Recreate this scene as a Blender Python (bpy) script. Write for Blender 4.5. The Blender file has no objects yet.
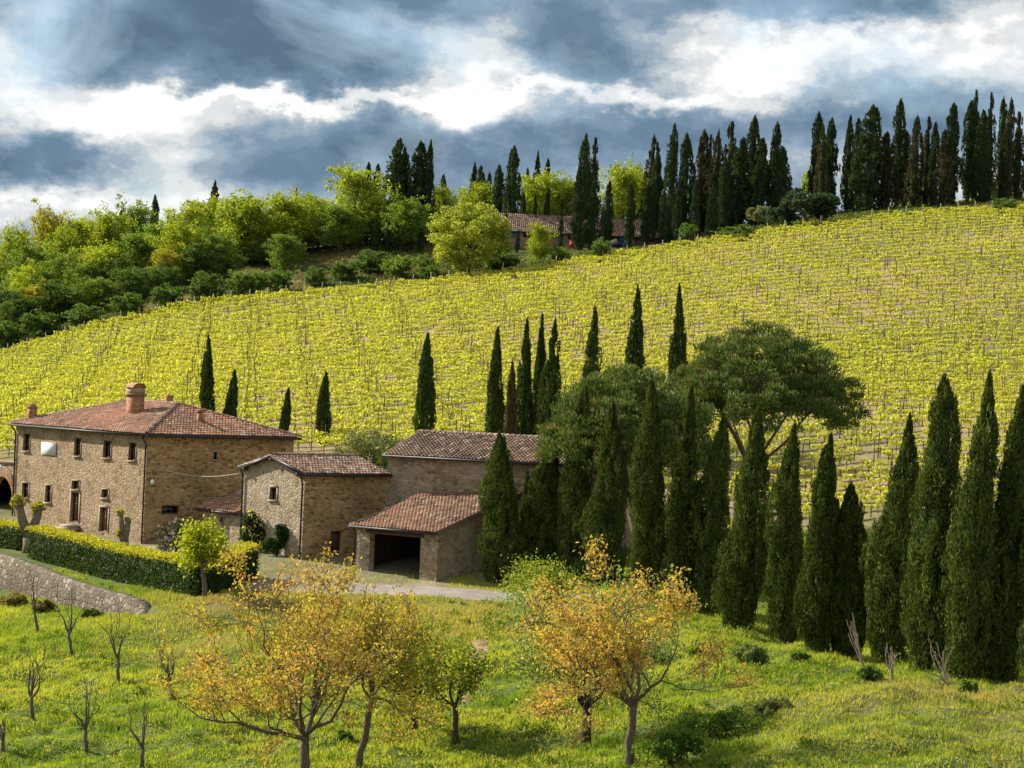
import bpy, math, random
import numpy as np
from mathutils import Vector, Matrix

S = bpy.context.scene
COL = S.collection
rad = math.radians

# ------------------------------------------------------------------ camera, sky, sun, exposure
W, H_PX, F = 1024, 768, 2400.0
ROLL = rad(2.4)
CR, SR = math.cos(ROLL), math.sin(ROLL)
cam_d = bpy.data.cameras.new("camera")
cam_d.sensor_width = 36.0
cam_d.lens = F / W * 36.0
cam_d.clip_start, cam_d.clip_end = 0.5, 20000
cam = bpy.data.objects.new("camera", cam_d)
COL.objects.link(cam)
cam.matrix_world = Matrix(((CR, -SR, 0, 0), (0, 0, -1, 0), (SR, CR, 0, 0), (0, 0, 0, 1)))
S.camera = cam

SUN_AZ, SUN_EL = rad(-62), rad(33)           # behind the hill, to the left
SUN = Vector((math.sin(SUN_AZ) * math.cos(SUN_EL), math.cos(SUN_AZ) * math.cos(SUN_EL), math.sin(SUN_EL)))
sun_d = bpy.data.lights.new("sun", "SUN")
sun_d.energy, sun_d.angle, sun_d.color = 5.0, rad(0.6), (1.0, 0.94, 0.83)
sun = bpy.data.objects.new("sun", sun_d)
sun.rotation_euler = SUN.to_track_quat("Z", "Y").to_euler()
sun.location = (-100, 200, 200)
COL.objects.link(sun)

S.view_settings.view_transform = "Standard"
S.view_settings.look = "None"
S.view_settings.exposure = 0.84
S.view_settings.gamma = 1.0
S.view_settings.use_curve_mapping = False
S.render.engine = "CYCLES"
S.cycles.max_bounces = 4
S.cycles.diffuse_bounces = 2
S.cycles.glossy_bounces = 1
S.cycles.transmission_bounces = 2
S.cycles.use_denoising = True

def ray(px, py):
    u, v = (px - 512.0) / F, (384.0 - py) / F
    return u * CR - v * SR, u * SR + v * CR          # x/y and z/y

def P(px, py, D):
    a, b = ray(px, py)
    return Vector((a * D, D, b * D))

def build_world():
    w = bpy.data.worlds.new("World"); S.world = w; w.use_nodes = True
    nt = w.node_tree; N = nt.nodes; L = nt.links; N.clear()
    def math_(op, a, b=None, c=None, clamp=False):
        n = N.new("ShaderNodeMath"); n.operation = op; n.use_clamp = clamp
        for i, v in enumerate((a, b, c)):
            if v is None: continue
            if isinstance(v, (int, float)): n.inputs[i].default_value = v
            else: L.new(v, n.inputs[i])
        return n.outputs[0]
    tc = N.new("ShaderNodeTexCoord"); d = tc.outputs["Generated"]
    sep = N.new("ShaderNodeSeparateXYZ"); L.new(d, sep.inputs[0])
    x, y, z = sep.outputs
    sky = N.new("ShaderNodeTexSky"); sky.sky_type = "NISHITA"; sky.sun_disc = False
    sky.sun_elevation = SUN_EL; sky.sun_rotation = SUN_AZ % (2 * math.pi)
    sky.air_density = 1.0; sky.dust_density = 1.0; sky.ozone_density = 1.5
    # direction stretched so that clouds lie in long flat banks
    mp = N.new("ShaderNodeMapping"); L.new(d, mp.inputs[0]); mp.inputs["Scale"].default_value = (1, 1, 1.7)
    n1 = N.new("ShaderNodeTexNoise"); L.new(mp.outputs[0], n1.inputs["Vector"])
    n1.inputs["Scale"].default_value = 9; n1.inputs["Detail"].default_value = 9; n1.inputs["Roughness"].default_value = 0.55; n1.inputs["Distortion"].default_value = 0.4
    n2 = N.new("ShaderNodeTexNoise"); L.new(mp.outputs[0], n2.inputs["Vector"])
    n2.inputs["Scale"].default_value = 30; n2.inputs["Detail"].default_value = 10; n2.inputs["Roughness"].default_value = 0.62
    n2s = N.new("ShaderNodeSeparateColor"); L.new(n2.outputs["Color"], n2s.inputs[0])
    ys = math_("MAXIMUM", y, 0.05)
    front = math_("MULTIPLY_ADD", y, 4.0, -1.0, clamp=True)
    az = math_("DIVIDE", x, ys); el = math_("DIVIDE", z, ys)
    az = math_("ADD", az, math_("MULTIPLY_ADD", n2s.outputs[0], 0.060, -0.030))
    el = math_("ADD", el, math_("MULTIPLY_ADD", n2s.outputs[1], 0.040, -0.020))
    # cloud banks: direction, angular half size, brightness
    blobs = [(240, 20, 190, 34, -.55), (310, 62, 105, 24, -.5), (110, 58, 80, 24, -.25), (20, 46, 50, 56, .5),
             (120, 116, 130, 26, .5), (300, 100, 150, 9, .5), (160, 168, 44, 22, .3), (50, 158, 80, 20, -.4),
             (80, 208, 150, 18, .45), (340, 155, 130, 32, -.34), (470, 66, 62, 46, .62), (370, 24, 40, 16, .45), (430, 8, 60, 14, -.25),
             (570, 44, 56, 40, -.40), (640, 70, 60, 24, -.25), (610, 98, 110, 9, .5), (500, 118, 90, 12, .15), (570, 148, 170, 28, -.28),
             (765, 62, 88, 46, .62), (845, 8, 110, 18, -.5), (885, 48, 50, 22, .30), (985, 48, 66, 44, .55), (880, 112, 190, 28, -.36),
             (720, 126, 110, 20, -.2), (1000, 175, 30, 50, .3), (190, 195, 70, 26, .15), (640, 4, 90, 18, -.2)]
    tot = math_("MULTIPLY_ADD", n1.outputs["Fac"], 1.15, -0.26)
    tot = math_("ADD", tot, math_("MULTIPLY_ADD", n2s.outputs[2], 1.3, -0.65))
    acc = None
    for (px, py, sx, sy, wt) in blobs:
        a, b = ray(px, py)
        dx = math_("MULTIPLY_ADD", az, F / sx, -a * F / sx)
        dy = math_("MULTIPLY_ADD", el, F / sy, -b * F / sy)
        r2 = math_("ADD", math_("POWER", math_("ABSOLUTE", dx), 2.6), math_("POWER", math_("ABSOLUTE", dy), 2.6))
        g = math_("MULTIPLY", math_("EXPONENT", math_("MULTIPLY", r2, -0.75)), wt * 1.25)
        acc = g if acc is None else math_("ADD", acc, g)
    tot = math_("ADD", tot, math_("MULTIPLY", acc, front))
    tot = math_("ADD", tot, math_("MULTIPLY_ADD", front, -0.34, 0.34))      # unseen rest of the dome: cloud whitened as added fill light
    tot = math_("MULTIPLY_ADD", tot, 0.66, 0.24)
    ramp = N.new("ShaderNodeValToRGB"); L.new(tot, ramp.inputs[0])
    cr = ramp.color_ramp; cr.interpolation = "EASE"
    while len(cr.elements) > 1: cr.elements.remove(cr.elements[-1])
    stops = [(0.0, (.075, .125, .18)), (.20, (.105, .168, .238)), (.36, (.15, .222, .30)), (.50, (.235, .30, .368)), (.61, (.36, .405, .44)), (.74, (.53, .55, .56)), (.90, (.72, .72, .71)), (1.0, (.86, .855, .835))]
    cr.elements[0].position = stops[0][0]; cr.elements[0].color = (*stops[0][1], 1)
    for p_, c_ in stops[1:]:
        e = cr.elements.new(p_); e.color = (*c_, 1)
    sc = N.new("ShaderNodeVectorMath"); sc.operation = "SCALE"; L.new(ramp.outputs[0], sc.inputs[0]); sc.inputs["Scale"].default_value = 7.3
    mix = N.new("ShaderNodeMix"); mix.data_type = "RGBA"
    # thin gaps let blue sky through
    L.new(math_("MULTIPLY_ADD", n1.outputs["Fac"], 2.5, -0.35, clamp=True), mix.inputs[0])
    mix.inputs[0].default_value = 0.9
    L.new(sky.outputs[0], mix.inputs[6]); L.new(sc.outputs[0], mix.inputs[7])
    # high above and behind, the added fill cloud between blue
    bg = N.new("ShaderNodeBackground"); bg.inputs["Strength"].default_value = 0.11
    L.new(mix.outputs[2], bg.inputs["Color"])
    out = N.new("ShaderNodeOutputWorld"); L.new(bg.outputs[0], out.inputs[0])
build_world()

# ------------------------------------------------------------------ helpers
RNG = np.random.default_rng(7)

def hash2(ix, iy, seed):
    h = (ix.astype(np.int64) * 374761393 + iy.astype(np.int64) * 668265263 + seed * 2147483647 + 12345) & 0xFFFFFFFF
    h = ((h ^ (h >> 13)) * 1274126177) & 0xFFFFFFFF
    return ((h ^ (h >> 16)) & 0xFFFF) / 65535.0

def vnoise(x, y, seed=0):
    x = np.asarray(x, float); y = np.asarray(y, float)
    ix, iy = np.floor(x), np.floor(y); fx, fy = x - ix, y - iy
    fx = fx * fx * (3 - 2 * fx); fy = fy * fy * (3 - 2 * fy)
    a = hash2(ix, iy, seed); b = hash2(ix + 1, iy, seed); c = hash2(ix, iy + 1, seed); d = hash2(ix + 1, iy + 1, seed)
    return (a * (1 - fx) + b * fx) * (1 - fy) + (c * (1 - fx) + d * fx) * fy

def fbm(x, y, seed=0, o=3):
    s = 0; a = .5; t = 0
    for i in range(o):
        s = s + a * vnoise(np.asarray(x) * 2 ** i, np.asarray(y) * 2 ** i, seed + i); t += a; a *= .5
    return s / t

def sstep(a, b, x):
    t = np.clip((x - a) / (b - a), 0, 1); return t * t * (3 - 2 * t)

def tag(o, label=None, cat=None, group=None, kind=None):
    if label: o["label"] = label
    if cat: o["category"] = cat
    if group: o["group"] = group
    if kind: o["kind"] = kind
    return o

def empty(name, loc, label, cat, group=None):
    o = bpy.data.objects.new(name, None); COL.objects.link(o)
    o.empty_display_size = .3; o.location = loc
    return tag(o, label, cat, group)

def mesh_np(name, V, faces_idx, sizes, cols=None, smooth=False, mat_idx=None):
    me = bpy.data.meshes.new(name)
    V = np.ascontiguousarray(V, np.float32); nl = len(faces_idx)
    me.vertices.add(len(V)); me.vertices.foreach_set("co", V.ravel())
    me.loops.add(nl); me.loops.foreach_set("vertex_index", np.ascontiguousarray(faces_idx, np.int32))
    starts = np.concatenate(([0], np.cumsum(sizes)[:-1])).astype(np.int32)
    me.polygons.add(len(sizes)); me.polygons.foreach_set("loop_start", starts)
    try: me.polygons.foreach_set("loop_total", np.asarray(sizes, np.int32))
    except Exception: pass
    if mat_idx is not None: me.polygons.foreach_set("material_index", np.asarray(mat_idx, np.int32))
    if smooth: me.polygons.foreach_set("use_smooth", np.ones(len(sizes), bool))
    if cols is not None:
        at = me.attributes.new("Col", "FLOAT_COLOR", "POINT")
        c4 = np.ones((len(V), 4), np.float32); c4[:, :3] = cols
        at.data.foreach_set("color", c4.ravel())
    me.update(calc_edges=True); me.validate()
    return me

class MB:
    """collects shapes and links them as one mesh object"""
    def __init__(s): s.v = []; s.f = []; s.c = []; s.m = []
    def add(s, verts, faces, col=None, mi=0):
        b = len(s.v); s.v += [tuple(p) for p in verts]; s.f += [tuple(i + b for i in f) for f in faces]
        s.c += [col or (1, 1, 1)] * len(verts); s.m += [mi] * len(faces)
    def box(s, c, size, ax=(1, 0, 0), up=(0, 0, 1), col=None, mi=0):
        ax = Vector(ax).normalized(); up = Vector(up).normalized(); ay = up.cross(ax).normalized(); up = ax.cross(ay); c = Vector(c)
        h = [q / 2 for q in size]
        vs = [c + ax * (i * h[0]) + ay * (j * h[1]) + up * (k * h[2]) for k in (-1, 1) for j in (-1, 1) for i in (-1, 1)]
        s.add(vs, [(0, 2, 3, 1), (4, 5, 7, 6), (0, 1, 5, 4), (2, 6, 7, 3), (0, 4, 6, 2), (1, 3, 7, 5)], col, mi)
    def tube(s, pts, radii, n=6, col=None, mi=0, cap=True):
        pts = [Vector(p) for p in pts]; vs = []; fs = []
        ref = None
        for i, p in enumerate(pts):
            t = (pts[min(i + 1, len(pts) - 1)] - pts[max(i - 1, 0)])
            if t.length < 1e-6: t = Vector((0, 0, 1))
            t.normalize()
            if ref is None: ref = Vector((1, 0, 0)) if abs(t.x) < .8 else Vector((0, 1, 0))
            a = (ref - t * ref.dot(t)).normalized(); b = t.cross(a); ref = a
            for k in range(n):
                an = 2 * math.pi * k / n
                vs.append(p + (a * math.cos(an) + b * math.sin(an)) * radii[i])
        for i in range(len(pts) - 1):
            for k in range(n):
                fs.append((i * n + k, i * n + (k + 1) % n, (i + 1) * n + (k + 1) % n, (i + 1) * n + k))
        if cap:
            fs.append(tuple(reversed(range(n)))); fs.append(tuple(range((len(pts) - 1) * n, len(pts) * n)))
        s.add(vs, fs, col, mi)
    def ball(s, c, r, seg=10, rings=6, col=None, mi=0):
        c = Vector(c); r = Vector(r) if not isinstance(r, (int, float)) else Vector((r, r, r))
        vs = [c + Vector((0, 0, -r.z))]
        for i in range(1, rings):
            ph = -math.pi / 2 + math.pi * i / rings
            for k in range(seg):
                a = 2 * math.pi * k / seg
                vs.append(c + Vector((r.x * math.cos(ph) * math.cos(a), r.y * math.cos(ph) * math.sin(a), r.z * math.sin(ph))))
        vs.append(c + Vector((0, 0, r.z))); fs = []
        for k in range(seg): fs.append((0, 1 + (k + 1) % seg, 1 + k))
        for i in range(rings - 2):
            for k in range(seg):
                fs.append((1 + i * seg + k, 1 + i * seg + (k + 1) % seg, 1 + (i + 1) * seg + (k + 1) % seg, 1 + (i + 1) * seg + k))
        n = len(vs) - 1; o = 1 + (rings - 2) * seg
        for k in range(seg): fs.append((n, o + k, o + (k + 1) % seg))
        s.add(vs, fs, col, mi)
    def build(s, name, mats, parent=None, origin=(0, 0, 0), smooth=False):
        V = np.array(s.v, float) - np.array(origin, float)
        fi = np.concatenate([np.array(f) for f in s.f]); sz = np.array([len(f) for f in s.f])
        me = mesh_np(name, V, fi, sz, np.array(s.c), smooth, s.m)
        return link(name, me, mats, parent, None if parent else origin)

def link(name, me, mats, parent=None, loc=None):
    if not isinstance(mats, (list, tuple)): mats = [mats]
    if not me.materials:
        for m in mats: me.materials.append(m)
    o = bpy.data.objects.new(name, me); COL.objects.link(o)
    if parent: o.parent = parent
    if loc is not None: o.location = loc
    return o

def copy_tree(root, loc, rotz=0, scale=(1, 1, 1), label=None, group=None, name=None):
    r = root.copy(); COL.objects.link(r); r.location = loc; r.rotation_euler = (0, 0, rotz); r.scale = scale
    if label: r["label"] = label
    if group: r["group"] = group
    for ch in list(root.children):
        c = ch.copy(); COL.objects.link(c); c.parent = r
    return r

def norm(a): return a / np.maximum(np.linalg.norm(a, axis=-1, keepdims=True), 1e-9)

def leaf_arrays(c, d, n, ln, wd, cols):
    """diamond leaves: centres c, long axes d, rough normals n"""
    d = norm(d); s = norm(np.cross(d, n)); N = len(c)
    ln = np.broadcast_to(ln, N)[:, None]; wd = np.broadcast_to(wd, N)[:, None]
    up = np.cross(s, d)
    V = np.empty((N, 4, 3)); V[:, 0] = c - d * ln * .5; V[:, 1] = c + s * wd * .5 + up * wd * .12; V[:, 2] = c + d * ln * .5; V[:, 3] = c - s * wd * .5 + up * wd * .12
    return V.reshape(-1, 3), np.repeat(cols, 4, 0)

class LM:
    """leaf mesh collector"""
    def __init__(s): s.V = []; s.C = []; s.F = []; s.Z = []; s.n = 0; s.M = []
    def leaves(s, c, d, n, ln, wd, cols, mi=0):
        V, C = leaf_arrays(c, d, n, ln, wd, cols); k = len(V)
        s.V.append(V); s.C.append(C); s.F.append(np.arange(k) + s.n); s.Z.append(np.full(k // 4, 4)); s.M.append(np.full(k // 4, mi)); s.n += k
    def tris(s, V, cols, mi=0):
        k = len(V); s.V.append(V); s.C.append(cols); s.F.append(np.arange(k) + s.n); s.Z.append(np.full(k // 3, 3)); s.M.append(np.full(k // 3, mi)); s.n += k
    def quads(s, V, F, cols, mi=0):
        s.V.append(V); s.C.append(cols); s.F.append(np.asarray(F).ravel() + s.n); s.Z.append(np.full(len(F), 4)); s.M.append(np.full(len(F), mi)); s.n += len(V)
    def mesh(s, name):
        return mesh_np(name, np.concatenate(s.V), np.concatenate(s.F), np.concatenate(s.Z), np.concatenate(s.C), False, np.concatenate(s.M))

# ------------------------------------------------------------------ materials
def new_mat(name):
    m = bpy.data.materials.new(name); m.use_nodes = True
    nt = m.node_tree; nt.nodes.clear()
    out = nt.nodes.new("ShaderNodeOutputMaterial"); b = nt.nodes.new("ShaderNodeBsdfPrincipled")
    nt.links.new(b.outputs[0], out.inputs[0])
    b.inputs["Roughness"].default_value = .8
    b.inputs["Specular IOR Level"].default_value = .25
    return m, nt, b, out

def nnode(nt, t, **kw):
    n = nt.nodes.new(t)
    for k, v in kw.items():
        if k in n.inputs: n.inputs[k].default_value = v
        else: setattr(n, k, v)
    return n

def ramp_node(nt, stops, fac):
    r = nt.nodes.new("ShaderNodeValToRGB"); cr = r.color_ramp
    while len(cr.elements) > 1: cr.elements.remove(cr.elements[-1])
    cr.elements[0].position = stops[0][0]; cr.elements[0].color = (*stops[0][1], 1)
    for p, c in stops[1:]:
        e = cr.elements.new(p); e.color = (*c, 1)
    nt.links.new(fac, r.inputs[0]); return r.outputs[0]

def mixc(nt, fac, a, b, mode="MIX"):
    m = nt.nodes.new("ShaderNodeMix"); m.data_type = "RGBA"; m.blend_type = mode
    for i, v in ((0, fac), (6, a), (7, b)):
        if isinstance(v, (int, float)): m.inputs[i].default_value = v
        elif isinstance(v, tuple): m.inputs[i].default_value = (*v, 1)
        else: nt.links.new(v, m.inputs[i])
    return m.outputs[2]

def leaf_mat(name, trans=.45, tint=(1.25, 1.15, .45), rough=.55, var=.12, spec=.06):
    m, nt, b, out = new_mat(name)
    at = nnode(nt, "ShaderNodeAttribute", attribute_name="Col")
    oi = nt.nodes.new("ShaderNodeObjectInfo")
    hs = nt.nodes.new("ShaderNodeHueSaturation")
    mr = nnode(nt, "ShaderNodeMapRange"); nt.links.new(oi.outputs["Random"], mr.inputs[0]); mr.inputs[3].default_value = 1 - var; mr.inputs[4].default_value = 1 + var
    nt.links.new(mr.outputs[0], hs.inputs["Value"]); nt.links.new(at.outputs["Color"], hs.inputs["Color"])
    nt.links.new(hs.outputs[0], b.inputs["Base Color"])
    b.inputs["Roughness"].default_value = rough; b.inputs["Specular IOR Level"].default_value = spec
    tr = nt.nodes.new("ShaderNodeBsdfTranslucent")
    nt.links.new(mixc(nt, 1.0, hs.outputs[0], tint, "MULTIPLY"), tr.inputs[0])
    mx = nt.nodes.new("ShaderNodeMixShader"); mx.inputs[0].default_value = trans
    nt.links.new(b.outputs[0], mx.inputs[1]); nt.links.new(tr.outputs[0], mx.inputs[2]); nt.links.new(mx.outputs[0], out.inputs[0])
    return m

def plain(name, col, rough=.8, metal=0, scale=6, amt=.25, bump=0):
    m, nt, b, out = new_mat(name)
    tc = nt.nodes.new("ShaderNodeTexCoord"); no = nnode(nt, "ShaderNodeTexNoise", Scale=scale, Detail=5.0)
    nt.links.new(tc.outputs["Object"], no.inputs["Vector"])
    c1 = tuple(max(0, q * (1 - amt)) for q in col); c2 = tuple(min(1, q * (1 + amt)) for q in col)
    nt.links.new(ramp_node(nt, [(.3, c1), (.7, c2)], no.outputs["Fac"]), b.inputs["Base Color"])
    b.inputs["Roughness"].default_value = rough; b.inputs["Metallic"].default_value = metal
    if bump:
        bp = nnode(nt, "ShaderNodeBump", Strength=bump, Distance=.03); nt.links.new(no.outputs["Fac"], bp.inputs["Height"]); nt.links.new(bp.outputs[0], b.inputs["Normal"])
    return m

def stone_mat(name, tones, mortar, sx=2.6, sz=4.6, mort=.06, plaster=None, plaster_amt=.5):
    m, nt, b, out = new_mat(name)
    tc = nt.nodes.new("ShaderNodeTexCoord")
    nz = nnode(nt, "ShaderNodeTexNoise", Scale=1.4, Detail=3.0); nt.links.new(tc.outputs["Object"], nz.inputs["Vector"])
    wv = nt.nodes.new("ShaderNodeVectorMath"); wv.operation = "MULTIPLY_ADD"; nt.links.new(nz.outputs["Color"], wv.inputs[0]); wv.inputs[1].default_value = (.25, .25, .18); nt.links.new(tc.outputs["Object"], wv.inputs[2])
    mp = nt.nodes.new("ShaderNodeMapping"); mp.inputs["Scale"].default_value = (sx, sx, sz); nt.links.new(wv.outputs[0], mp.inputs[0])
    vo = nnode(nt, "ShaderNodeTexVoronoi", Scale=1.0, Randomness=.85); nt.links.new(mp.outputs[0], vo.inputs["Vector"])
    ve = nnode(nt, "ShaderNodeTexVoronoi", Scale=1.0, Randomness=.85, feature="DISTANCE_TO_EDGE"); nt.links.new(mp.outputs[0], ve.inputs["Vector"])
    sp = nt.nodes.new("ShaderNodeSeparateColor"); nt.links.new(vo.outputs["Color"], sp.inputs[0])
    k = len(tones); st = ramp_node(nt, [(i / k, t) for i, t in enumerate(tones)], sp.outputs[0])
    nt.nodes[-1].color_ramp.interpolation = "CONSTANT"
    fine = nnode(nt, "ShaderNodeTexNoise", Scale=9.0, Detail=6.0, Roughness=.65); nt.links.new(tc.outputs["Object"], fine.inputs["Vector"])
    st = mixc(nt, .55, st, ramp_node(nt, [(.3, (.55, .52, .5)), (.7, (1.3, 1.3, 1.3))], fine.outputs["Fac"]), "MULTIPLY")
    mm = nnode(nt, "ShaderNodeMapRange"); nt.links.new(ve.outputs["Distance"], mm.inputs[0]); mm.inputs[1].default_value = mort * .4; mm.inputs[2].default_value = mort * 1.6
    col = mixc(nt, mm.outputs[0], mortar, st)
    big = nnode(nt, "ShaderNodeTexNoise", Scale=.5, Detail=4.0, Roughness=.6); nt.links.new(tc.outputs["Object"], big.inputs["Vector"])
    if plaster:
        pf = nnode(nt, "ShaderNodeMapRange"); nt.links.new(big.outputs["Fac"], pf.inputs[0]); pf.inputs[1].default_value = .42; pf.inputs[2].default_value = .68; pf.inputs[4].default_value = plaster_amt
        col = mixc(nt, pf.outputs[0], col, mixc(nt, .5, plaster, ramp_node(nt, [(.3, (.6, .6, .6)), (.7, (1.2, 1.2, 1.2))], fine.outputs["Fac"]), "MULTIPLY"))
    else:
        pass
    col = mixc(nt, .75, col, ramp_node(nt, [(.30, (.62, .58, .54)), (.48, (.95, .94, .92)), (.70, (1.22, 1.2, 1.16))], big.outputs["Fac"]), "MULTIPLY")
    nt.links.new(col, b.inputs["Base Color"]); b.inputs["Roughness"].default_value = .9
    hs = nt.nodes.new("ShaderNodeMath"); hs.operation = "MULTIPLY_ADD"; nt.links.new(fine.outputs["Fac"], hs.inputs[0]); hs.inputs[1].default_value = .5; nt.links.new(mm.outputs[0], hs.inputs[2])
    bp = nnode(nt, "ShaderNodeBump", Strength=.8, Distance=.05); nt.links.new(hs.outputs[0], bp.inputs["Height"]); nt.links.new(bp.outputs[0], b.inputs["Normal"])
    return m

def attr_mat(name, rough=.85, spec=.2, nscale=14, lo=.6, hi=1.25, bump=.3):
    m, nt, b, out = new_mat(name)
    at = nnode(nt, "ShaderNodeAttribute", attribute_name="Col"); tc = nt.nodes.new("ShaderNodeTexCoord")
    no = nnode(nt, "ShaderNodeTexNoise", Scale=nscale, Detail=5.0, Roughness=.6); nt.links.new(tc.outputs["Object"], no.inputs["Vector"])
    nt.links.new(mixc(nt, 1.0, at.outputs["Color"], ramp_node(nt, [(.3, (lo,) * 3), (.7, (hi,) * 3)], no.outputs["Fac"]), "MULTIPLY"), b.inputs["Base Color"])
    b.inputs["Roughness"].default_value = rough; b.inputs["Specular IOR Level"].default_value = spec
    bp = nnode(nt, "ShaderNodeBump", Strength=bump, Distance=.03); nt.links.new(no.outputs["Fac"], bp.inputs["Height"]); nt.links.new(bp.outputs[0], b.inputs["Normal"])
    return m

M = {}
M["cyp"] = leaf_mat("cypress_foliage", .22, (1.35, 1.25, .4), .6, .17)
M["leaf"] = leaf_mat("broad_leaf", .5, (1.25, 1.2, .4), .5, .10)
M["vine"] = leaf_mat("vine_leaf", .5, (1.2, 1.2, .4), .5, .05)
M["pine"] = leaf_mat("pine_needles", .22, (1.2, 1.1, .5), .6, .06)
M["hedge"] = leaf_mat("hedge_leaf", .42, (1.3, 1.15, .3), .5, .04, .12)
M["orange"] = leaf_mat("young_copper_leaf", .45, (1.3, 1.05, .4), .5, .05)
M["grass"] = leaf_mat("grass_blade", .45, (1.3, 1.15, .35), .6, .0)
M["bark"] = attr_mat("bark", .9, .1, 9, .55, 1.3, .6)
M["tile"] = attr_mat("roof_tile", .85, .2, 7, .55, 1.3, .4)
M["stone_house"] = stone_mat("house_stone", [(.33, .23, .12), (.39, .28, .16), (.26, .17, .09), (.36, .25, .14), (.43, .32, .19), (.20, .13, .065)], (.36, .26, .155), 3.0, 5.0, .09, (.37, .28, .18), .6)
M["stone_warm"] = stone_mat("warm_rubble_stone", [(.42, .27, .12), (.31, .19, .08), (.50, .33, .15), (.36, .23, .10), (.22, .12, .05), (.47, .29, .13)], (.40, .28, .14), 2.7, 6.0, .07)
M["stone_grey"] = stone_mat("greyed_stone", [(.34, .26, .16), (.41, .32, .21), (.27, .19, .11), (.31, .22, .12), (.45, .37, .27), (.21, .15, .085)], (.35, .27, .18), 2.7, 5.0, .09, (.38, .32, .25), .7)
M["stone_wall"] = stone_mat("dry_wall_stone", [(.18, .145, .10), (.23, .19, .135), (.14, .11, .07), (.17, .135, .085), (.29, .25, .20), (.11, .085, .055)], (.12, .09, .06), 2.1, 3.4, .10)
M["brick"] = stone_mat("chimney_brick", [(.44, .19, .08), (.38, .15, .06), (.48, .24, .11), (.30, .12, .06)], (.36, .24, .15), 4, 11, .08)
M["surround"] = plain("pale_stone_trim", (.30, .245, .165), .85, 0, 5, .25, .3)
M["plaque"] = plain("white_plaque", (.58, .59, .60), .6, 0, 3, .06)
M["metal"] = plain("dark_painted_metal", (.035, .033, .035), .5, .2, 5, .3)
M["glass"] = plain("dark_window_glass", (.012, .015, .02), .08, 0, 2, .4); M["glass"].node_tree.nodes["Principled BSDF"].inputs["Specular IOR Level"].default_value = .5
M["wood"] = plain("dark_brown_wood", (.085, .05, .028), .7, 0, 8, .4, .3)
M["redwood"] = plain("red_brown_door_wood", (.17, .075, .04), .7, 0, 8, .35, .3)
M["soffit"] = plain("roof_underside", (.22, .15, .09), .85, 0, 6, .3)
M["concrete"] = plain("shed_floor", (.16, .14, .115), .9, 0, 4, .2)
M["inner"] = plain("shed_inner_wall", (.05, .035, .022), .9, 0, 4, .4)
M["lamp"] = plain("white_glass_shade", (.82, .82, .80), .35, 0, 3, .05)
M["post"] = plain("vine_post_wood", (.13, .095, .065), .9, 0, 4, .35)
M["stake"] = plain("pale_weathered_stake", (.33, .28, .22), .9, 0, 4, .3)
M["cable"] = plain("pale_cable", (.36, .31, .26), .7, 0, 4, .1)
M["bluepaint"] = plain("blue_shutter_paint", (.05, .33, .62), .5, 0, 4, .2)
M["bluebin"] = plain("deep_blue_plastic", (.02, .035, .22), .45, 0, 4, .2)
M["orangesign"] = plain("orange_red_sticker", (.7, .18, .05), .6, 0, 4, .1)
M["redpaint"] = plain("red_paint", (.42, .03, .03), .5, 0, 4, .2)
M["greenbin"] = plain("green_grey_plastic", (.16, .26, .20), .5, 0, 4, .2)
M["plumdoor"] = plain("plum_brown_door", (.20, .10, .10), .7, 0, 5, .2)
M["annexwall"] = stone_mat("far_brick_wall", [(.34, .20, .13), (.40, .25, .17), (.30, .17, .12)], (.34, .24, .17), 2.2, 6, .06)

def ground_mat():
    m, nt, b, out = new_mat("hillside_ground")
    at = nnode(nt, "ShaderNodeAttribute", attribute_name="Col"); tc = nt.nodes.new("ShaderNodeTexCoord")
    n1 = nnode(nt, "ShaderNodeTexNoise", Scale=.35, Detail=8.0, Roughness=.65); nt.links.new(tc.outputs["Object"], n1.inputs["Vector"])
    n2 = nnode(nt, "ShaderNodeTexNoise", Scale=4.5, Detail=7.0, Roughness=.7); nt.links.new(tc.outputs["Object"], n2.inputs["Vector"])
    c = mixc(nt, 1.0, at.outputs["Color"], ramp_node(nt, [(.3, (.7, .75, .6)), (.7, (1.25, 1.2, 1.3))], n1.outputs["Fac"]), "MULTIPLY")
    c = mixc(nt, 1.0, c, ramp_node(nt, [(.3, (.6, .6, .6)), (.7, (1.3, 1.3, 1.3))], n2.outputs["Fac"]), "MULTIPLY")
    nt.links.new(c, b.inputs["Base Color"]); b.inputs["Roughness"].default_value = .95; b.inputs["Specular IOR Level"].default_value = .1
    bp = nnode(nt, "ShaderNodeBump", Strength=.7, Distance=.15); nt.links.new(n2.outputs["Fac"], bp.inputs["Height"]); nt.links.new(bp.outputs[0], b.inputs["Normal"])
    return m
M["ground"] = ground_mat()

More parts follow.
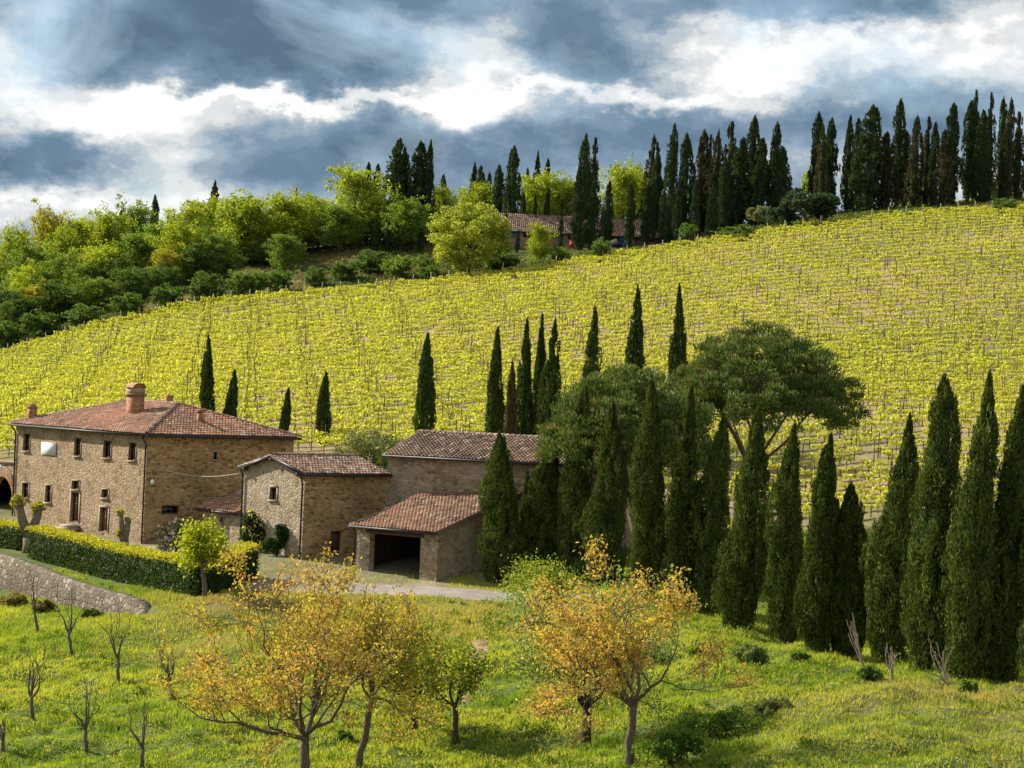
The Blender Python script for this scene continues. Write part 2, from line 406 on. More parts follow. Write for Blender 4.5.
def road_mat():
    m, nt, b, out = new_mat("gravel_road")
    tc = nt.nodes.new("ShaderNodeTexCoord")
    n1 = nnode(nt, "ShaderNodeTexNoise", Scale=.8, Detail=6.0, Roughness=.6); nt.links.new(tc.outputs["Object"], n1.inputs["Vector"])
    n2 = nnode(nt, "ShaderNodeTexNoise", Scale=18.0, Detail=4.0, Roughness=.7); nt.links.new(tc.outputs["Object"], n2.inputs["Vector"])
    c = ramp_node(nt, [(.3, (.20, .165, .13)), (.55, (.29, .25, .205)), (.75, (.36, .315, .27))], n1.outputs["Fac"])
    c = mixc(nt, .6, c, ramp_node(nt, [(.3, (.6, .6, .6)), (.7, (1.3, 1.3, 1.3))], n2.outputs["Fac"]), "MULTIPLY")
    nt.links.new(c, b.inputs["Base Color"]); b.inputs["Roughness"].default_value = .95
    bp = nnode(nt, "ShaderNodeBump", Strength=.5, Distance=.04); nt.links.new(n2.outputs["Fac"], bp.inputs["Height"]); nt.links.new(bp.outputs[0], b.inputs["Normal"])
    return m
M["road"] = road_mat()

# ------------------------------------------------------------------ terrain: heights measured from the picture, smoothed by a thin plate
WALL1 = np.array([-20.6, 138.0]); WALL_DIR = np.array([-.53, .848]); WALL_N = np.array([-.848, -.53])
def drop(x, y):
    t = (x - WALL1[0]) * WALL_DIR[0] + (y - WALL1[1]) * WALL_DIR[1]
    s = (x - WALL1[0]) * WALL_N[0] + (y - WALL1[1]) * WALL_N[1]
    f = np.interp(t, [-4, 0, 4, 26, 60], [0, .45, .9, 2.3, 2.6])
    return f * sstep(-.25, .25, s) * np.exp(-np.maximum(s, 0) / 20.0)

EDGE = [(0, 356, 318), (100, 326, 319), (200, 304, 321), (300, 293, 323), (400, 284, 325), (500, 271, 327), (600, 258, 329), (700, 243, 331), (800, 226, 333), (900, 214, 336), (1024, 206, 340)]
CTRL = [  # px, py, distance
    (0, 768, 98), (0, 720, 108), (120, 680, 120), (70, 655, 127), (30, 630, 139), (172, 699, 112), (85, 753, 100.5), (140, 768, 96), (240, 720, 104),
    (0, 553, 160), (148, 603, 139), (195, 592, 141), (35, 558, 157), (146, 544, 165), (250, 578, 148), (300, 562, 154), (12, 524, 176),
    (200, 620, 133), (240, 602, 140), (300, 600, 140), (450, 592, 143), (520, 600, 141.5), (435, 582, 149), (500, 588, 147), (380, 590, 146),
    (480, 640, 127), (455, 742, 96), (415, 737, 98), (585, 740, 96), (360, 768, 89), (305, 782, 86), (628, 770, 84), (690, 752, 88), (560, 680, 111), (500, 700, 106),
    (700, 645, 121), (640, 660, 113), (800, 695, 100), (900, 715, 92), (760, 768, 80), (900, 768, 79), (1024, 768, 78), (512, 775, 88), (760, 700, 98), (740, 640, 128),
    (1000, 682, 106), (905, 668, 113), (820, 652, 121), (600, 592, 139), (1100, 690, 104),
    (860, 482, 174), (320, 446, 205), (560, 445, 190), (1000, 455, 176), (1100, 440, 176), (100, 442, 205), (0, 446, 210),
    (700, 330, 258), (900, 330, 254), (1024, 315, 258), (500, 355, 256), (300, 370, 254), (100, 390, 254), (0, 404, 256),
]
pts = [P(*c) for c in CTRL] + [P(*c) for c in EDGE]
pts += [P(-180, 392, 318), P(1200, 190, 342), P(1300, 310, 262), P(1250, 470, 176), P(-200, 430, 254), P(-200, 470, 210)]
# bank and plateau behind the vineyard
pts += [P(0, 335, 338), P(100, 300, 342), P(200, 278, 346), P(300, 266, 348), P(350, 252, 350), P(430, 250, 352), P(400, 266, 338), P(500, 252, 350), P(600, 249, 351), P(660, 246, 352), P(720, 236, 346), P(800, 221, 350), P(900, 210, 353), P(1024, 201, 357),
        P(330, 245, 372), P(600, 246, 375), P(800, 221, 375), P(1024, 203, 378)]
pts += [Vector(q) for q in [(-90, 400, 12), (-30, 410, 17), (40, 410, 20), (100, 410, 24), (-90, 480, 5), (0, 480, 8), (100, 480, 10), (-150, 560, 0), (0, 560, 0), (150, 560, 0),
        (-160, 300, -8), (-160, 200, -17), (-120, 120, -18), (160, 300, 30), (150, 200, 6), (120, 110, -10), (0, 60, -13.5), (-50, 60, -16.5), (50, 55, -12), (0, 0, -15), (-150, 30, -18), (150, 30, -14), (200, 400, 26), (-200, 400, 2)]]
PX = np.array([[p.x, p.y] for p in pts]); PZ = np.array([p.z for p in pts]) + drop(PX[:, 0], PX[:, 1])
MOUNDS = [(P(238, 606, 136.5).x, 136.5, 3.4, .75), (P(180, 640, 129).x, 129, 3.0, -.55), (P(300, 640, 126).x, 126, 4.0, .45), (P(880, 705, 96).x, 96, 5.0, .7), (P(730, 735, 90).x, 90, 4.5, -.6), (P(820, 730, 90).x, 88, 4.0, .5)]
def tps_k(r2): return np.where(r2 > 1e-9, .5 * r2 * np.log(np.maximum(r2, 1e-9)), 0)
SCL = 100.0
A = tps_k(((PX[:, None] - PX[None]) ** 2).sum(-1) / SCL ** 2)
n_ = len(PX); Pm = np.c_[np.ones(n_), PX / SCL]
K = np.block([[A + .0004 * np.eye(n_), Pm], [Pm.T, np.zeros((3, 3))]])
SOL = np.linalg.solve(K, np.r_[PZ, 0, 0, 0])
def Hs(x, y):
    x = np.atleast_1d(np.asarray(x, float)); y = np.atleast_1d(np.asarray(y, float)); sh = np.broadcast(x, y).shape
    x = np.broadcast_to(x, sh).ravel(); y = np.broadcast_to(y, sh).ravel(); out = np.empty(len(x))
    for i in range(0, len(x), 20000):
        a, b = x[i:i + 20000], y[i:i + 20000]
        r2 = ((a[:, None] - PX[None, :, 0]) ** 2 + (b[:, None] - PX[None, :, 1]) ** 2) / SCL ** 2
        z = tps_k(r2) @ SOL[:n_] + SOL[n_] + SOL[n_ + 1] * a / SCL + SOL[n_ + 2] * b / SCL
        far = np.maximum(np.maximum(np.abs(a) - 170, 0), np.maximum(b - 520, 10 - b))
        w = sstep(0, 150, far)
        z = z * (1 - w) - 25 * w
        out[i:i + 20000] = z
    out = out - drop(x, y)
    near = sstep(150, 120, y)
    rough = near * (1 - sstep(122, 134, y) * sstep(14, 6, x))
    out += (fbm(x * .40, y * .40, 3) - .5) * (.10 + 1.05 * rough) + (fbm(x * 1.2, y * 1.2, 13) - .5) * .42 * rough
    for (mx, my, ra, am) in MOUNDS: out = out + am * np.exp(-((x - mx) ** 2 + (y - my) ** 2) / ra ** 2)
    return out.reshape(sh)
def H(x, y): return float(Hs(x, y)[0])

def hit(px, py, d0=60, d1=430):
    a, b = ray(px, py); D = np.arange(d0, d1, .25)
    g = Hs(a * D, D); below = b * D <= g
    i = int(np.argmax(below)) if below.any() else len(D) - 1
    return Vector((a * D[i], D[i], g[i]))
def stand(px, D, py=500):
    """ground point seen in column px at distance D"""
    for _ in range(4):
        a, _b = ray(px, py); z = H(a * D, D)
        py = 384 - F * (-a * SR + z / D * CR)
    return Vector((a * D, D, z))
def top_z(px, py, D): return ray(px, py)[1] * D

ROW_DIR = np.array([.994, .11]); ROW_DIR /= np.linalg.norm(ROW_DIR); ROW_N = np.array([-ROW_DIR[1], ROW_DIR[0]])
EDGE0 = np.array([P(512, 269, 327.5).x, 322.5])
def bottom_y(x): return np.interp(x, [-60, -15, 5, 18, 60], [203, 200, 182, 162, 152])
def row_s(x, y): return (EDGE0[0] - x) * ROW_N[0] + (EDGE0[1] - y) * ROW_N[1]   # metres below the top row
ROAD = [P(300, 584, 146), P(370, 589, 145.5), P(430, 592, 144.5), P(480, 596, 143), P(530, 602, 141), P(600, 610, 137)]

def build_ground():
    def axis(segs):
        a = [segs[0][0]]
        for lo, hi, st in segs:
            n = max(1, int(round((hi - lo) / st))); a += list(np.linspace(lo, hi, n + 1)[1:])
        return np.array(a)
    xs = axis([(-6000, -1200, 600), (-1200, -300, 100), (-300, -110, 12), (-110, -48, 2), (-48, 30, .45), (30, 110, 1.6), (110, 300, 12), (300, 1200, 100), (1200, 6000, 600)])
    ys = axis([(-3000, -200, 400), (-200, 40, 20), (40, 70, 2), (70, 180, .55), (180, 400, 2), (400, 560, 8), (560, 1200, 60), (1200, 9000, 600)])
    X, Y = np.meshgrid(xs, ys); Z = Hs(X, Y)
    V = np.c_[X.ravel(), Y.ravel(), Z.ravel()]; nx, ny = len(xs), len(ys)
    i = np.arange(nx - 1)[None] + (np.arange(ny - 1) * nx)[:, None]
    Fq = np.stack([i, i + 1, i + 1 + nx, i + nx], -1).reshape(-1, 4)
    x, y = V[:, 0], V[:, 1]
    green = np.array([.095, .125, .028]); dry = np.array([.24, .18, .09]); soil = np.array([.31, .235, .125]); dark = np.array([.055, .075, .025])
    n1 = fbm(x * .12, y * .12, 11); c = green[None] * (.8 + .5 * n1[:, None])
    dm = dry_mask(x, y); c = c * (1 - dm[:, None]) + dry[None] * dm[:, None]
    tm = sstep(-1.5, 1.5, y - np.interp(x, [-60, ROAD[0].x, *[p.x for p in ROAD[1:]], 25], [150, ROAD[0].y - 3, *[p.y - 3 for p in ROAD[1:]], 150])) * sstep(186, 178, y) * sstep(5, 1, x) * sstep(-46, -42, x)
    tw = ((x - WALL1[0]) * WALL_N[0] + (y - WALL1[1]) * WALL_N[1]); tm = (tm * sstep(-1.6, -3, tw))[:, None] * (.45 + .55 * sstep(.4, .6, fbm(x * .3, y * .3, 61)))[:, None]
    c = c * (1 - tm) + np.array((.30, .245, .17)) * tm
    rs = row_s(x, y); vm = sstep(-2.5, .5, rs) * sstep(-9, -3, y - bottom_y(x) + 5 * (fbm(x * .15, y * .15, 22) - .5))
    vm = vm[:, None] * (.55 + .45 * sstep(.35, .6, fbm(x * .05, y * .08, 21)))[:, None]
    c = c * (1 - vm) + soil[None] * vm
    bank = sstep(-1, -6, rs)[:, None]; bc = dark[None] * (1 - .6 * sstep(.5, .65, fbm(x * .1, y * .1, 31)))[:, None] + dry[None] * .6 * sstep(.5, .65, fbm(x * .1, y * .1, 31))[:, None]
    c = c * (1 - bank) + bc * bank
    me = mesh_np("ground", V, Fq.ravel(), np.full(len(Fq), 4), c, True)
    tag(link("ground", me, M["ground"]), kind="structure")

DRY = [(P(240, 604, 139), 5, .9), (P(215, 640, 127), 3, .5), (P(330, 596, 141), 6, .6), (P(880, 712, 94), 4, .35), (P(975, 706, 95), 5, .65), (P(850, 745, 84), 3, .25), (P(470, 612, 136), 7, .5), (P(1010, 740, 84), 4, .35), (P(455, 640, 128), 3, .5)]
def dry_mask(x, y):
    m = np.zeros_like(x)
    for p, r, w in DRY:
        m = np.maximum(m, w * np.exp(-((x - p.x) ** 2 + ((y - p.y) * .7) ** 2) / r ** 2))
    return np.clip(m * (.5 + 1.0 * fbm(x * .5, y * .5, 41)), 0, 1)
build_ground()

def ribbon(name, line, widths, mat, lift=.05, seg=.5):
    ptsv = [Vector((p.x, p.y, 0)) for p in line]; out = []
    cum = [0]
    for a, b in zip(ptsv, ptsv[1:]): cum.append(cum[-1] + (b - a).length)
    t = np.arange(0, cum[-1], seg); xs = np.interp(t, cum, [p.x for p in ptsv]); ys = np.interp(t, cum, [p.y for p in ptsv]); wd = np.interp(t, cum, widths)
    k = np.ones(9) / 9
    if len(xs) > 30:
        xs = np.convolve(np.pad(xs, 4, "edge"), k, "valid"); ys = np.convolve(np.pad(ys, 4, "edge"), k, "valid")
    tx, ty = np.gradient(xs), np.gradient(ys); l = np.hypot(tx, ty); nx_, ny_ = -ty / l, tx / l
    m = 13; V = []
    for j in range(m):
        s = (j / (m - 1) - .5) * (wd * (1 + .3 * (fbm(t * .5, t * 0 + j // 7, 5) - .5)))
        X, Y = xs + nx_ * s, ys + ny_ * s
        V.append(np.c_[X, Y, Hs(X, Y) + lift - .06 * abs(j / (m - 1) - .5) * 2])
    V = np.stack(V, 1); n = len(xs); i = np.arange(m - 1)[None] + (np.arange(n - 1) * m)[:, None]
    Fq = np.stack([i, i + 1, i + 1 + m, i + m], -1).reshape(-1, 4)
    me = mesh_np(name, V.reshape(-1, 3), Fq.ravel(), np.full(len(Fq), 4), None, True)
    return tag(link(name, me, mat), kind="structure")
ribbon("road", ROAD, [5.5, 6.2, 6.0, 5.0, 4.2, 4.0], M["road"])
M["dirt"] = plain("bare_red_brown_earth", (.26, .16, .09), .95, 0, 3, .3, .4)
ribbon("path", [hit(479, 640), hit(474, 662), hit(470, 685), hit(462, 708)], [1.0, 1.5, 1.3, .5], M["dirt"], .05, .3)

# ------------------------------------------------------------------ trees
def lathe_core(lm, rf, H_, n=10, m=14, z0=0, cols=(.03, .06, .02), jit=.1, rng=None):
    t = np.linspace(0, 1, m); V = []
    for ti in t:
        r = rf(ti)
        a = np.linspace(0, 2 * np.pi, n, endpoint=False); rr = r * (1 + jit * rng.uniform(-1, 1, n))
        V.append(np.c_[np.cos(a) * rr, np.sin(a) * rr, np.full(n, z0 + ti * H_)])
    V = np.concatenate(V); Fq = [(i * n + k, i * n + (k + 1) % n, (i + 1) * n + (k + 1) % n, (i + 1) * n + k) for i in range(m - 1) for k in range(n)]
    lm.quads(V, Fq, np.tile(np.array(cols), (len(V), 1)))

def cypress_mesh(Ht, R, seed, ncl=240, per=42, e=1.6, base=(.020, .042, .011), tipc=(.15, .18, .04), ls=.24, wob=.40, z0=.25, name="crown", plume=1.0):
    rng = np.random.default_rng(seed); lm = LM()
    ph = rng.uniform(0, 6.28, 6)
    def prof(t):
        t = np.asarray(t, float)
        return R * np.clip((t + .04) / .26, 0, 1) ** .45 * np.maximum(1 - np.clip(t, 0, 1) ** e, 0) ** .74
    def bulge(t, th): return 1 + wob * (.5 * np.sin(t * 9 + ph[0] + th) + .35 * np.sin(t * 17 + ph[1] + 2 * th) + .3 * np.sin(3 * th + ph[2] + t * 6))
    sway = lambda t: np.stack([.12 * R * np.sin(t * 4 + ph[3]), .12 * R * np.sin(t * 3 + ph[4]), 0 * t], -1)
    Hc = Ht - z0
    lathe_core(lm, lambda t: max(.02, float(prof(t)) * .44), Hc * .97, 10, 16, z0, base, .12, rng)
    t = rng.uniform(0, 1, ncl * 4); keep = rng.uniform(0, 1, ncl * 4) < (prof(t) / R + .30); t = t[keep][:ncl]
    t[:8] = [.955, .975, .93, .90, .985, .94, .965, .91]
    n = len(t); th = rng.uniform(0, 2 * np.pi, n)
    r = prof(t) * bulge(t, th) * rng.uniform(.62, 1.04, n); odd = rng.uniform(0, 1, n) < .09; r[odd] *= 1.25
    cc = np.stack([np.cos(th) * r, np.sin(th) * r, z0 + t * Hc], -1) + sway(t)
    tone = rng.beta(.6, 1.0, n)
    nar = np.clip(prof(t) / R * 1.7, .22, 1); lh = rng.uniform(.5, 1.15, n) * (Ht / 13) ** .5 * (.45 + .55 * nar) * plume; lw = rng.uniform(.22, .46, n) * (R / 1.4) ** .6 * nar * (.35 + .65 * plume)
    N = n * per; idx = np.repeat(np.arange(n), per)
    q = norm(rng.normal(size=(N, 3))); out = np.stack([np.cos(th[idx]), np.sin(th[idx]), np.full(N, .15)], -1)
    q = norm(q + out * .7)
    pos = cc[idx] + q * np.stack([lw[idx], lw[idx], lh[idx]], -1) * rng.uniform(.74, 1.06, (N, 1))
    pos[:, 2] = np.maximum(pos[:, 2], .12)
    pos[:, 2] *= Ht / pos[:, 2].max(); low_ = pos[:, 2] < Ht * .6; pos[:, :2] *= R / np.percentile(np.hypot(pos[low_, 0], pos[low_, 1]), 95)
    d = norm(np.stack([q[:, 0] * .45, q[:, 1] * .45, np.full(N, .9)], -1) + rng.normal(size=(N, 3)) * .25)
    nr = norm(q + rng.normal(size=(N, 3)) * .28)
    f = np.clip(.55 * tone[idx] + .45 * rng.uniform(0, 1, N), 0, 1)[:, None]
    cols = np.array(base)[None] * (1 - f) + np.array(tipc)[None] * f
    lm.leaves(pos, d, nr, ls * rng.uniform(.7, 1.4, N), ls * .42, cols)
    return lm.mesh(name)

def trunk_mesh(h, r, seed=0, col=(.16, .11, .075), name="trunk"):
    mb = MB(); rng = random.Random(seed); k = 5
    p = [(rng.uniform(-.3, .3) * r, rng.uniform(-.3, .3) * r, -.4 + (h + .4) * i / k) for i in range(k + 1)]
    mb.tube(p, [r * 1.35] + [r * (1 - .6 * i / k) for i in range(1, k + 1)], 8, col)
    V = np.array(mb.v); return mesh_np(name, V, np.concatenate([np.array(f) for f in mb.f]), [len(f) for f in mb.f], np.array(mb.c), True)

def make_tree(name, loc, label, cat, group, crown, trunk, cmat, rotz=0, scale=(1, 1, 1), extra=None):
    e = empty(name, loc, label, cat, group); e.rotation_euler = (0, 0, rotz); e.scale = scale
    link("trunk", trunk, M["bark"], e); link("crown", crown, cmat, e)
    return e

# ---- front row of cypresses (top px, top py, base px, base py, width px, label)
FRONT = [
    (502, 430, 496, 584, 45, "stout cypress standing right beside the open shed", 2.1),
    (550, 432, 536, 580, 50, "bushy cypress with a wide ragged foot, second in the line from the shed", 1.25),
    (587, 386, 572, 584, 42, "tall narrow cypress, third in the line from the shed", 1.6),
    (613, 398, 603, 588, 47, "pointed cypress in front of the nearer umbrella pine, fourth from the shed", 1.5),
    (654, 380, 643, 600, 44, "tall slim cypress under the right half of the nearer umbrella pine", 1.7),
    (690, 384, 680, 606, 44, "sharp tipped cypress just right of the nearer umbrella pine", 1.35),
    (723, 412, 708, 612, 42, "cypress below the left part of the larger umbrella pine", 1.7),
    (756, 406, 741, 632, 54, "broad cone shaped cypress below the middle of the larger umbrella pine", 1.3),
    (795, 420, 781, 646, 48, "cypress with waisted outline below the right edge of the larger umbrella pine", 1.4),
    (832, 433, 816, 650, 44, "slender cypress with bushy waist, sixth from the right edge", 1.5),
    (849, 482, 848, 660, 54, "shortest and roundest cypress of the front line, dead branch at its foot", 2.3),
    (908, 412, 886, 666, 54, "long tapering cypress just right of the shortest one", 1.35),
    (948, 373, 924, 674, 66, "thickest cypress of the front line with a blunt ragged top", 2.3),
    (987, 370, 966, 682, 56, "tall pointed cypress right of the thickest one, dry twigs at its foot", 1.5),
    (1021, 384, 1003, 684, 54, "cypress at the right edge with a forked shaggy crown", 1.7),
    (1052, 480, 1040, 690, 44, "cypress cut off by the right edge of the view", 1.6),
    (528, 470, 523, 572, 22, "small dark cypress squeezed behind the shed side of the line", 1.5),
]
for i, (tx, ty, bx, by, wpx, lab, e_) in enumerate(FRONT):
    b = hit(bx, by, 80, 160) if i != 16 else stand(523, 153)
    D = b.y; ht = top_z(tx, ty, D) - b.z; R = wpx / 2 / F * D * 1.02
    cm = cypress_mesh(ht, R * .96, 100 + i, 620 if i != 16 else 160, 46, e_, plume=.72, ls=.17)
    e = make_tree("cypress_tree", b, lab, "cypress", "cypresses in the front line", cm, trunk_mesh(ht * .5, .2, i), M["cyp"])
    e.rotation_euler = (0, max(-.1, min(.1, math.atan2(ray(tx, ty)[0] * D - b.x, ht))), 0)

# ---- cypresses along the foot of the vineyard (top px,py, distance, width px)
MID = [
    (210, 335, 199, 17, "dark cypress rising behind the right slope of the main roof, taller of the two there", 1.5),
    (234, 370, 199, 15, "shorter cypress behind the main roof, just left of its lower end", 1.6),
    (288, 388, 200, 12, "small slim cypress behind the right corner of the main house", 1.7),
    (327, 372, 206, 15, "lone slim cypress left of the pale garden shrub", 1.6),
    (429, 333, 200, 21, "double tipped cypress behind the left end of the barn roof", 1.8),
    (499, 327, 190, 20, "pointed cypress behind the right end of the barn roof", 1.2),
    (528, 318, 182, 20, "dark cypress in the tight group left of the pines, left one", 1.3),
    (542, 313, 184, 14, "thinnest cypress in the middle of the tight group left of the pines", 1.3),
    (554, 318, 180, 26, "right and widest cypress of the tight group left of the pines", 1.2),
    (513, 362, 170, 16, "brownish thin cypress in front of the tight group", 2.0),
    (594, 307, 182, 24, "cypress standing alone above the nearer umbrella pine", 1.4),
    (637, 285, 184, 24, "tallest lone cypress between the two pines, against the vines", 1.4),
    (679, 283, 184, 24, "cypress tip directly above the left edge of the larger umbrella pine", 1.3),
]
for i, (tx, ty, D, wpx, lab, e_) in enumerate(MID):
    b = stand(tx - 6, D); ht = top_z(tx, ty, D) - b.z; R = wpx / 2 / F * D
    kw = dict(base=(.06, .05, .022), tipc=(.13, .10, .04)) if i == 9 else dict(base=(.032, .060, .016), tipc=(.085, .12, .03))
    cm = cypress_mesh(ht, R, 200 + i, 170, 40, e_, ls=.28, wob=.12, **kw)
    e = make_tree("cypress_tree", b, lab, "cypress", "cypresses along the foot of the vines", cm, trunk_mesh(ht * .5, .16, 40 + i), M["cyp"])
    e.rotation_euler = (0, max(-.1, min(.1, math.atan2(ray(tx, ty)[0] * D - b.x, ht))), 0)

# ---- ridge cypresses: variants scaled per tree
VAR = []
for i in range(7):
    VAR.append((cypress_mesh(14, 1.25, 300 + i, 150, 26, [2.6, 2.0, 3.0, 1.6, 2.3, 1.5, 3.4][i], base=(.028, .052, .024), tipc=(.075, .105, .036), ls=.40, wob=.13, name="crown"), trunk_mesh(8, .2, 60 + i)))
for i in range(3):
    VAR.append((cypress_mesh(14, 1.5, 320 + i, 110, 24, [2.2, 1.6, 1.9][i], base=(.042, .044, .024), tipc=(.095, .088, .042), ls=.45, wob=.3, name="crown"), trunk_mesh(8, .2, 70 + i)))
RCNT = [0]
def ridge(tx, ty, wpx, D, v, lab, group, by=None):
    b = hit(tx - 2, by, 300, 420) if by else stand(tx - 3, D)
    D = b.y; ht = top_z(tx, ty, D) - b.z; R = wpx / 2 / F * D; R0 = 1.25 if v < 7 else 1.5
    e = empty("cypress_tree", b, lab, "cypress", group); e.rotation_euler = (0, 0, RCNT[0] * 1.7); e.scale = (R / R0 * 1.36, R / R0 * 1.36, ht / 14)
    RCNT[0] += 1
    link("trunk", VAR[v][1], M["bark"], e); link("crown", VAR[v][0], M["cyp"], e)

G1 = "cypresses on the left of the ridge"
ridge(155, 195, 9, 372, 6, "dark cypress tip sticking out of the left wood, left one", G1)
ridge(215, 180, 15, 374, 8, "ragged dark treetop standing above the left wood", G1)
ridge(121, 210, 8, 366, 0, "dark cypress sunk in the yellow green left wood", G1)
ridge(297, 188, 7, 378, 4, "thin dark cypress tip above the middle of the wood", G1)
ridge(368, 162, 10, 374, 2, "small dark cypress left of the big ridge pair", G1)
ridge(378, 164, 11, 376, 1, "rounded small cypress close left of the big ridge pair", G1)
ridge(397, 139, 25, 365, 1, "broad tall cypress, left of the big ridge pair", G1)
ridge(405, 152, 14, 368, 2, "cypress leaning on the broad tall left one", G1)
ridge(419, 141, 20, 363, 2, "broad tall cypress, right of the big ridge pair", G1)
ridge(430, 140, 9, 362, 6, "slim cypress touching the right one of the big ridge pair", G1)
ridge(394, 186, 13, 354, 9, "brown topped cypress in front of the big ridge pair", G1)
ridge(443, 174, 11, 375, 4, "short rounded cypress between the big pair and the round yellow tree", G1)
G2 = "cypresses behind the long low building"
ridge(474, 162, 10, 376, 4, "left cypress of the twin behind the round yellow tree", G2)
ridge(480, 166, 12, 374, 0, "right cypress of the twin behind the round yellow tree", G2)
ridge(490, 172, 10, 372, 7, "brownish cypress right of the twin behind the round yellow tree", G2)
ridge(500, 165, 15, 368, 1, "medium cypress left of the tall round topped one", G2)
ridge(513, 146, 15, 365, 2, "tall round topped cypress left of the yellow trees", G2)
ridge(528, 168, 9, 376, 5, "small cypress behind the left yellow tree above the building", G2)
ridge(537, 151, 9, 378, 4, "pointed cypress above the yellow trees, taller of two", G2)
ridge(547, 158, 9, 377, 2, "shorter round cypress above the yellow trees", G2)
ridge(585, 134, 13, 362, 6, "left of the two tallest cypresses behind the long building", G2)
ridge(594, 138, 13, 364, 9, "right and browner of the two tallest behind the long building", G2)
ridge(525, 192, 6, 362, 0, "thin dark young cypress over the roof, first from the left", G2)
ridge(537, 193, 5, 362, 3, "thin dark young cypress over the roof, second from the left", G2)
ridge(549, 188, 7, 362, 1, "thin dark young cypress over the roof, third from the left", G2)
G3 = "young cypresses in front of the long low building"
for (tx, ty, w_, by, lab) in [
    (508, 211, 5, 250, "smallest column cypress at the left end of the long building"),
    (520, 229, 5, 251, "tiny cypress before the first blue window"),
    (563, 212, 5, 248, "very thin cypress before the middle blue windows"),
    (580, 168, 15, 247, "thick tall column cypress before the middle of the long building"),
    (594, 180, 11, 246, "column cypress right of the thick one, before the long building"),
    (609, 181, 13, 246, "column cypress left of the blue bin"),
    (632, 183, 10, 245, "column cypress right of the blue bin"),
    (649, 188, 14, 245, "wide based column cypress before the plum doors"),
    (665, 190, 9, 245, "column cypress at the right end of the long building"),
    (680, 182, 9, 244, "sunlit column cypress on the earth bank, first right of the building"),
    (697, 182, 9, 243, "sunlit column cypress on the earth bank, second right of the building"),
    (714, 183, 10, 242, "sunlit column cypress on the earth bank, last of the row"),
]: ridge(tx, ty, w_ * .85, 348.5 if tx < 670 else 344, (RCNT[0] % 3) * 2 if w_ < 12 else 4, lab, G3)
G4 = "dark cypresses of the middle ridge clump"
mid_clump = [(652, 135, 19, 366, 8), (657, 152, 11, 360, 2), (672, 124, 14, 358, 1), (685, 133, 14, 362, 6), (702, 129, 18, 368, 7), (710, 135, 13, 372, 9), (718, 130, 15, 366, 8), (731, 122, 19, 370, 9), (726, 156, 11, 357, 0), (742, 138, 22, 359, 1), (753, 116, 14, 366, 6), (761, 138, 21, 357, 5), (776, 122, 13, 364, 2), (784, 146, 18, 356, 4)]
ORD = ["first", "second", "third", "fourth", "fifth", "sixth", "seventh", "eighth", "ninth", "tenth", "eleventh", "twelfth", "thirteenth", "fourteenth", "fifteenth", "sixteenth", "seventeenth", "eighteenth", "nineteenth", "twentieth", "twenty-first", "twenty-second", "twenty-third"]
for i, (tx, ty, w_, D, v) in enumerate(mid_clump):
    kind = "brown thin crowned" if v >= 7 else ("short green" if ty > 140 else "tall dark green")
    ridge(tx, ty, w_, D, v, f"{kind} cypress, {ORD[i]} from the left in the middle ridge clump", G4)
G5 = "dark cypresses of the right ridge line"
right_line = [(817, 112, 14, 362, 6), (823, 126, 13, 357, 9), (831, 118, 13, 364, 2), (849, 115, 10, 362, 0), (858, 118, 14, 358, 1), (871, 105, 25, 356, 2), (888, 131, 22, 357, 8), (899, 99, 13, 364, 6), (907, 132, 10, 368, 4), (916, 115, 15, 360, 7), (928, 117, 14, 366, 9), (935, 122, 11, 358, 1), (952, 103, 17, 358, 2), (945, 138, 18, 355, 8), (970, 101, 13, 362, 6), (975, 90, 9, 366, 0), (984, 110, 16, 357, 1), (990, 93, 12, 365, 9), (1003, 97, 11, 362, 2), (1010, 98, 12, 360, 7), (1019, 112, 14, 364, 9)]
for i, (tx, ty, w_, D, v) in enumerate(right_line):
    kind = "brown thin crowned" if v >= 7 else ("broad dark green" if w_ > 15 else "slim dark green")
    ridge(tx, ty, w_, D, v, f"{kind} cypress, {ORD[i]} from the left in the right ridge line", G5)

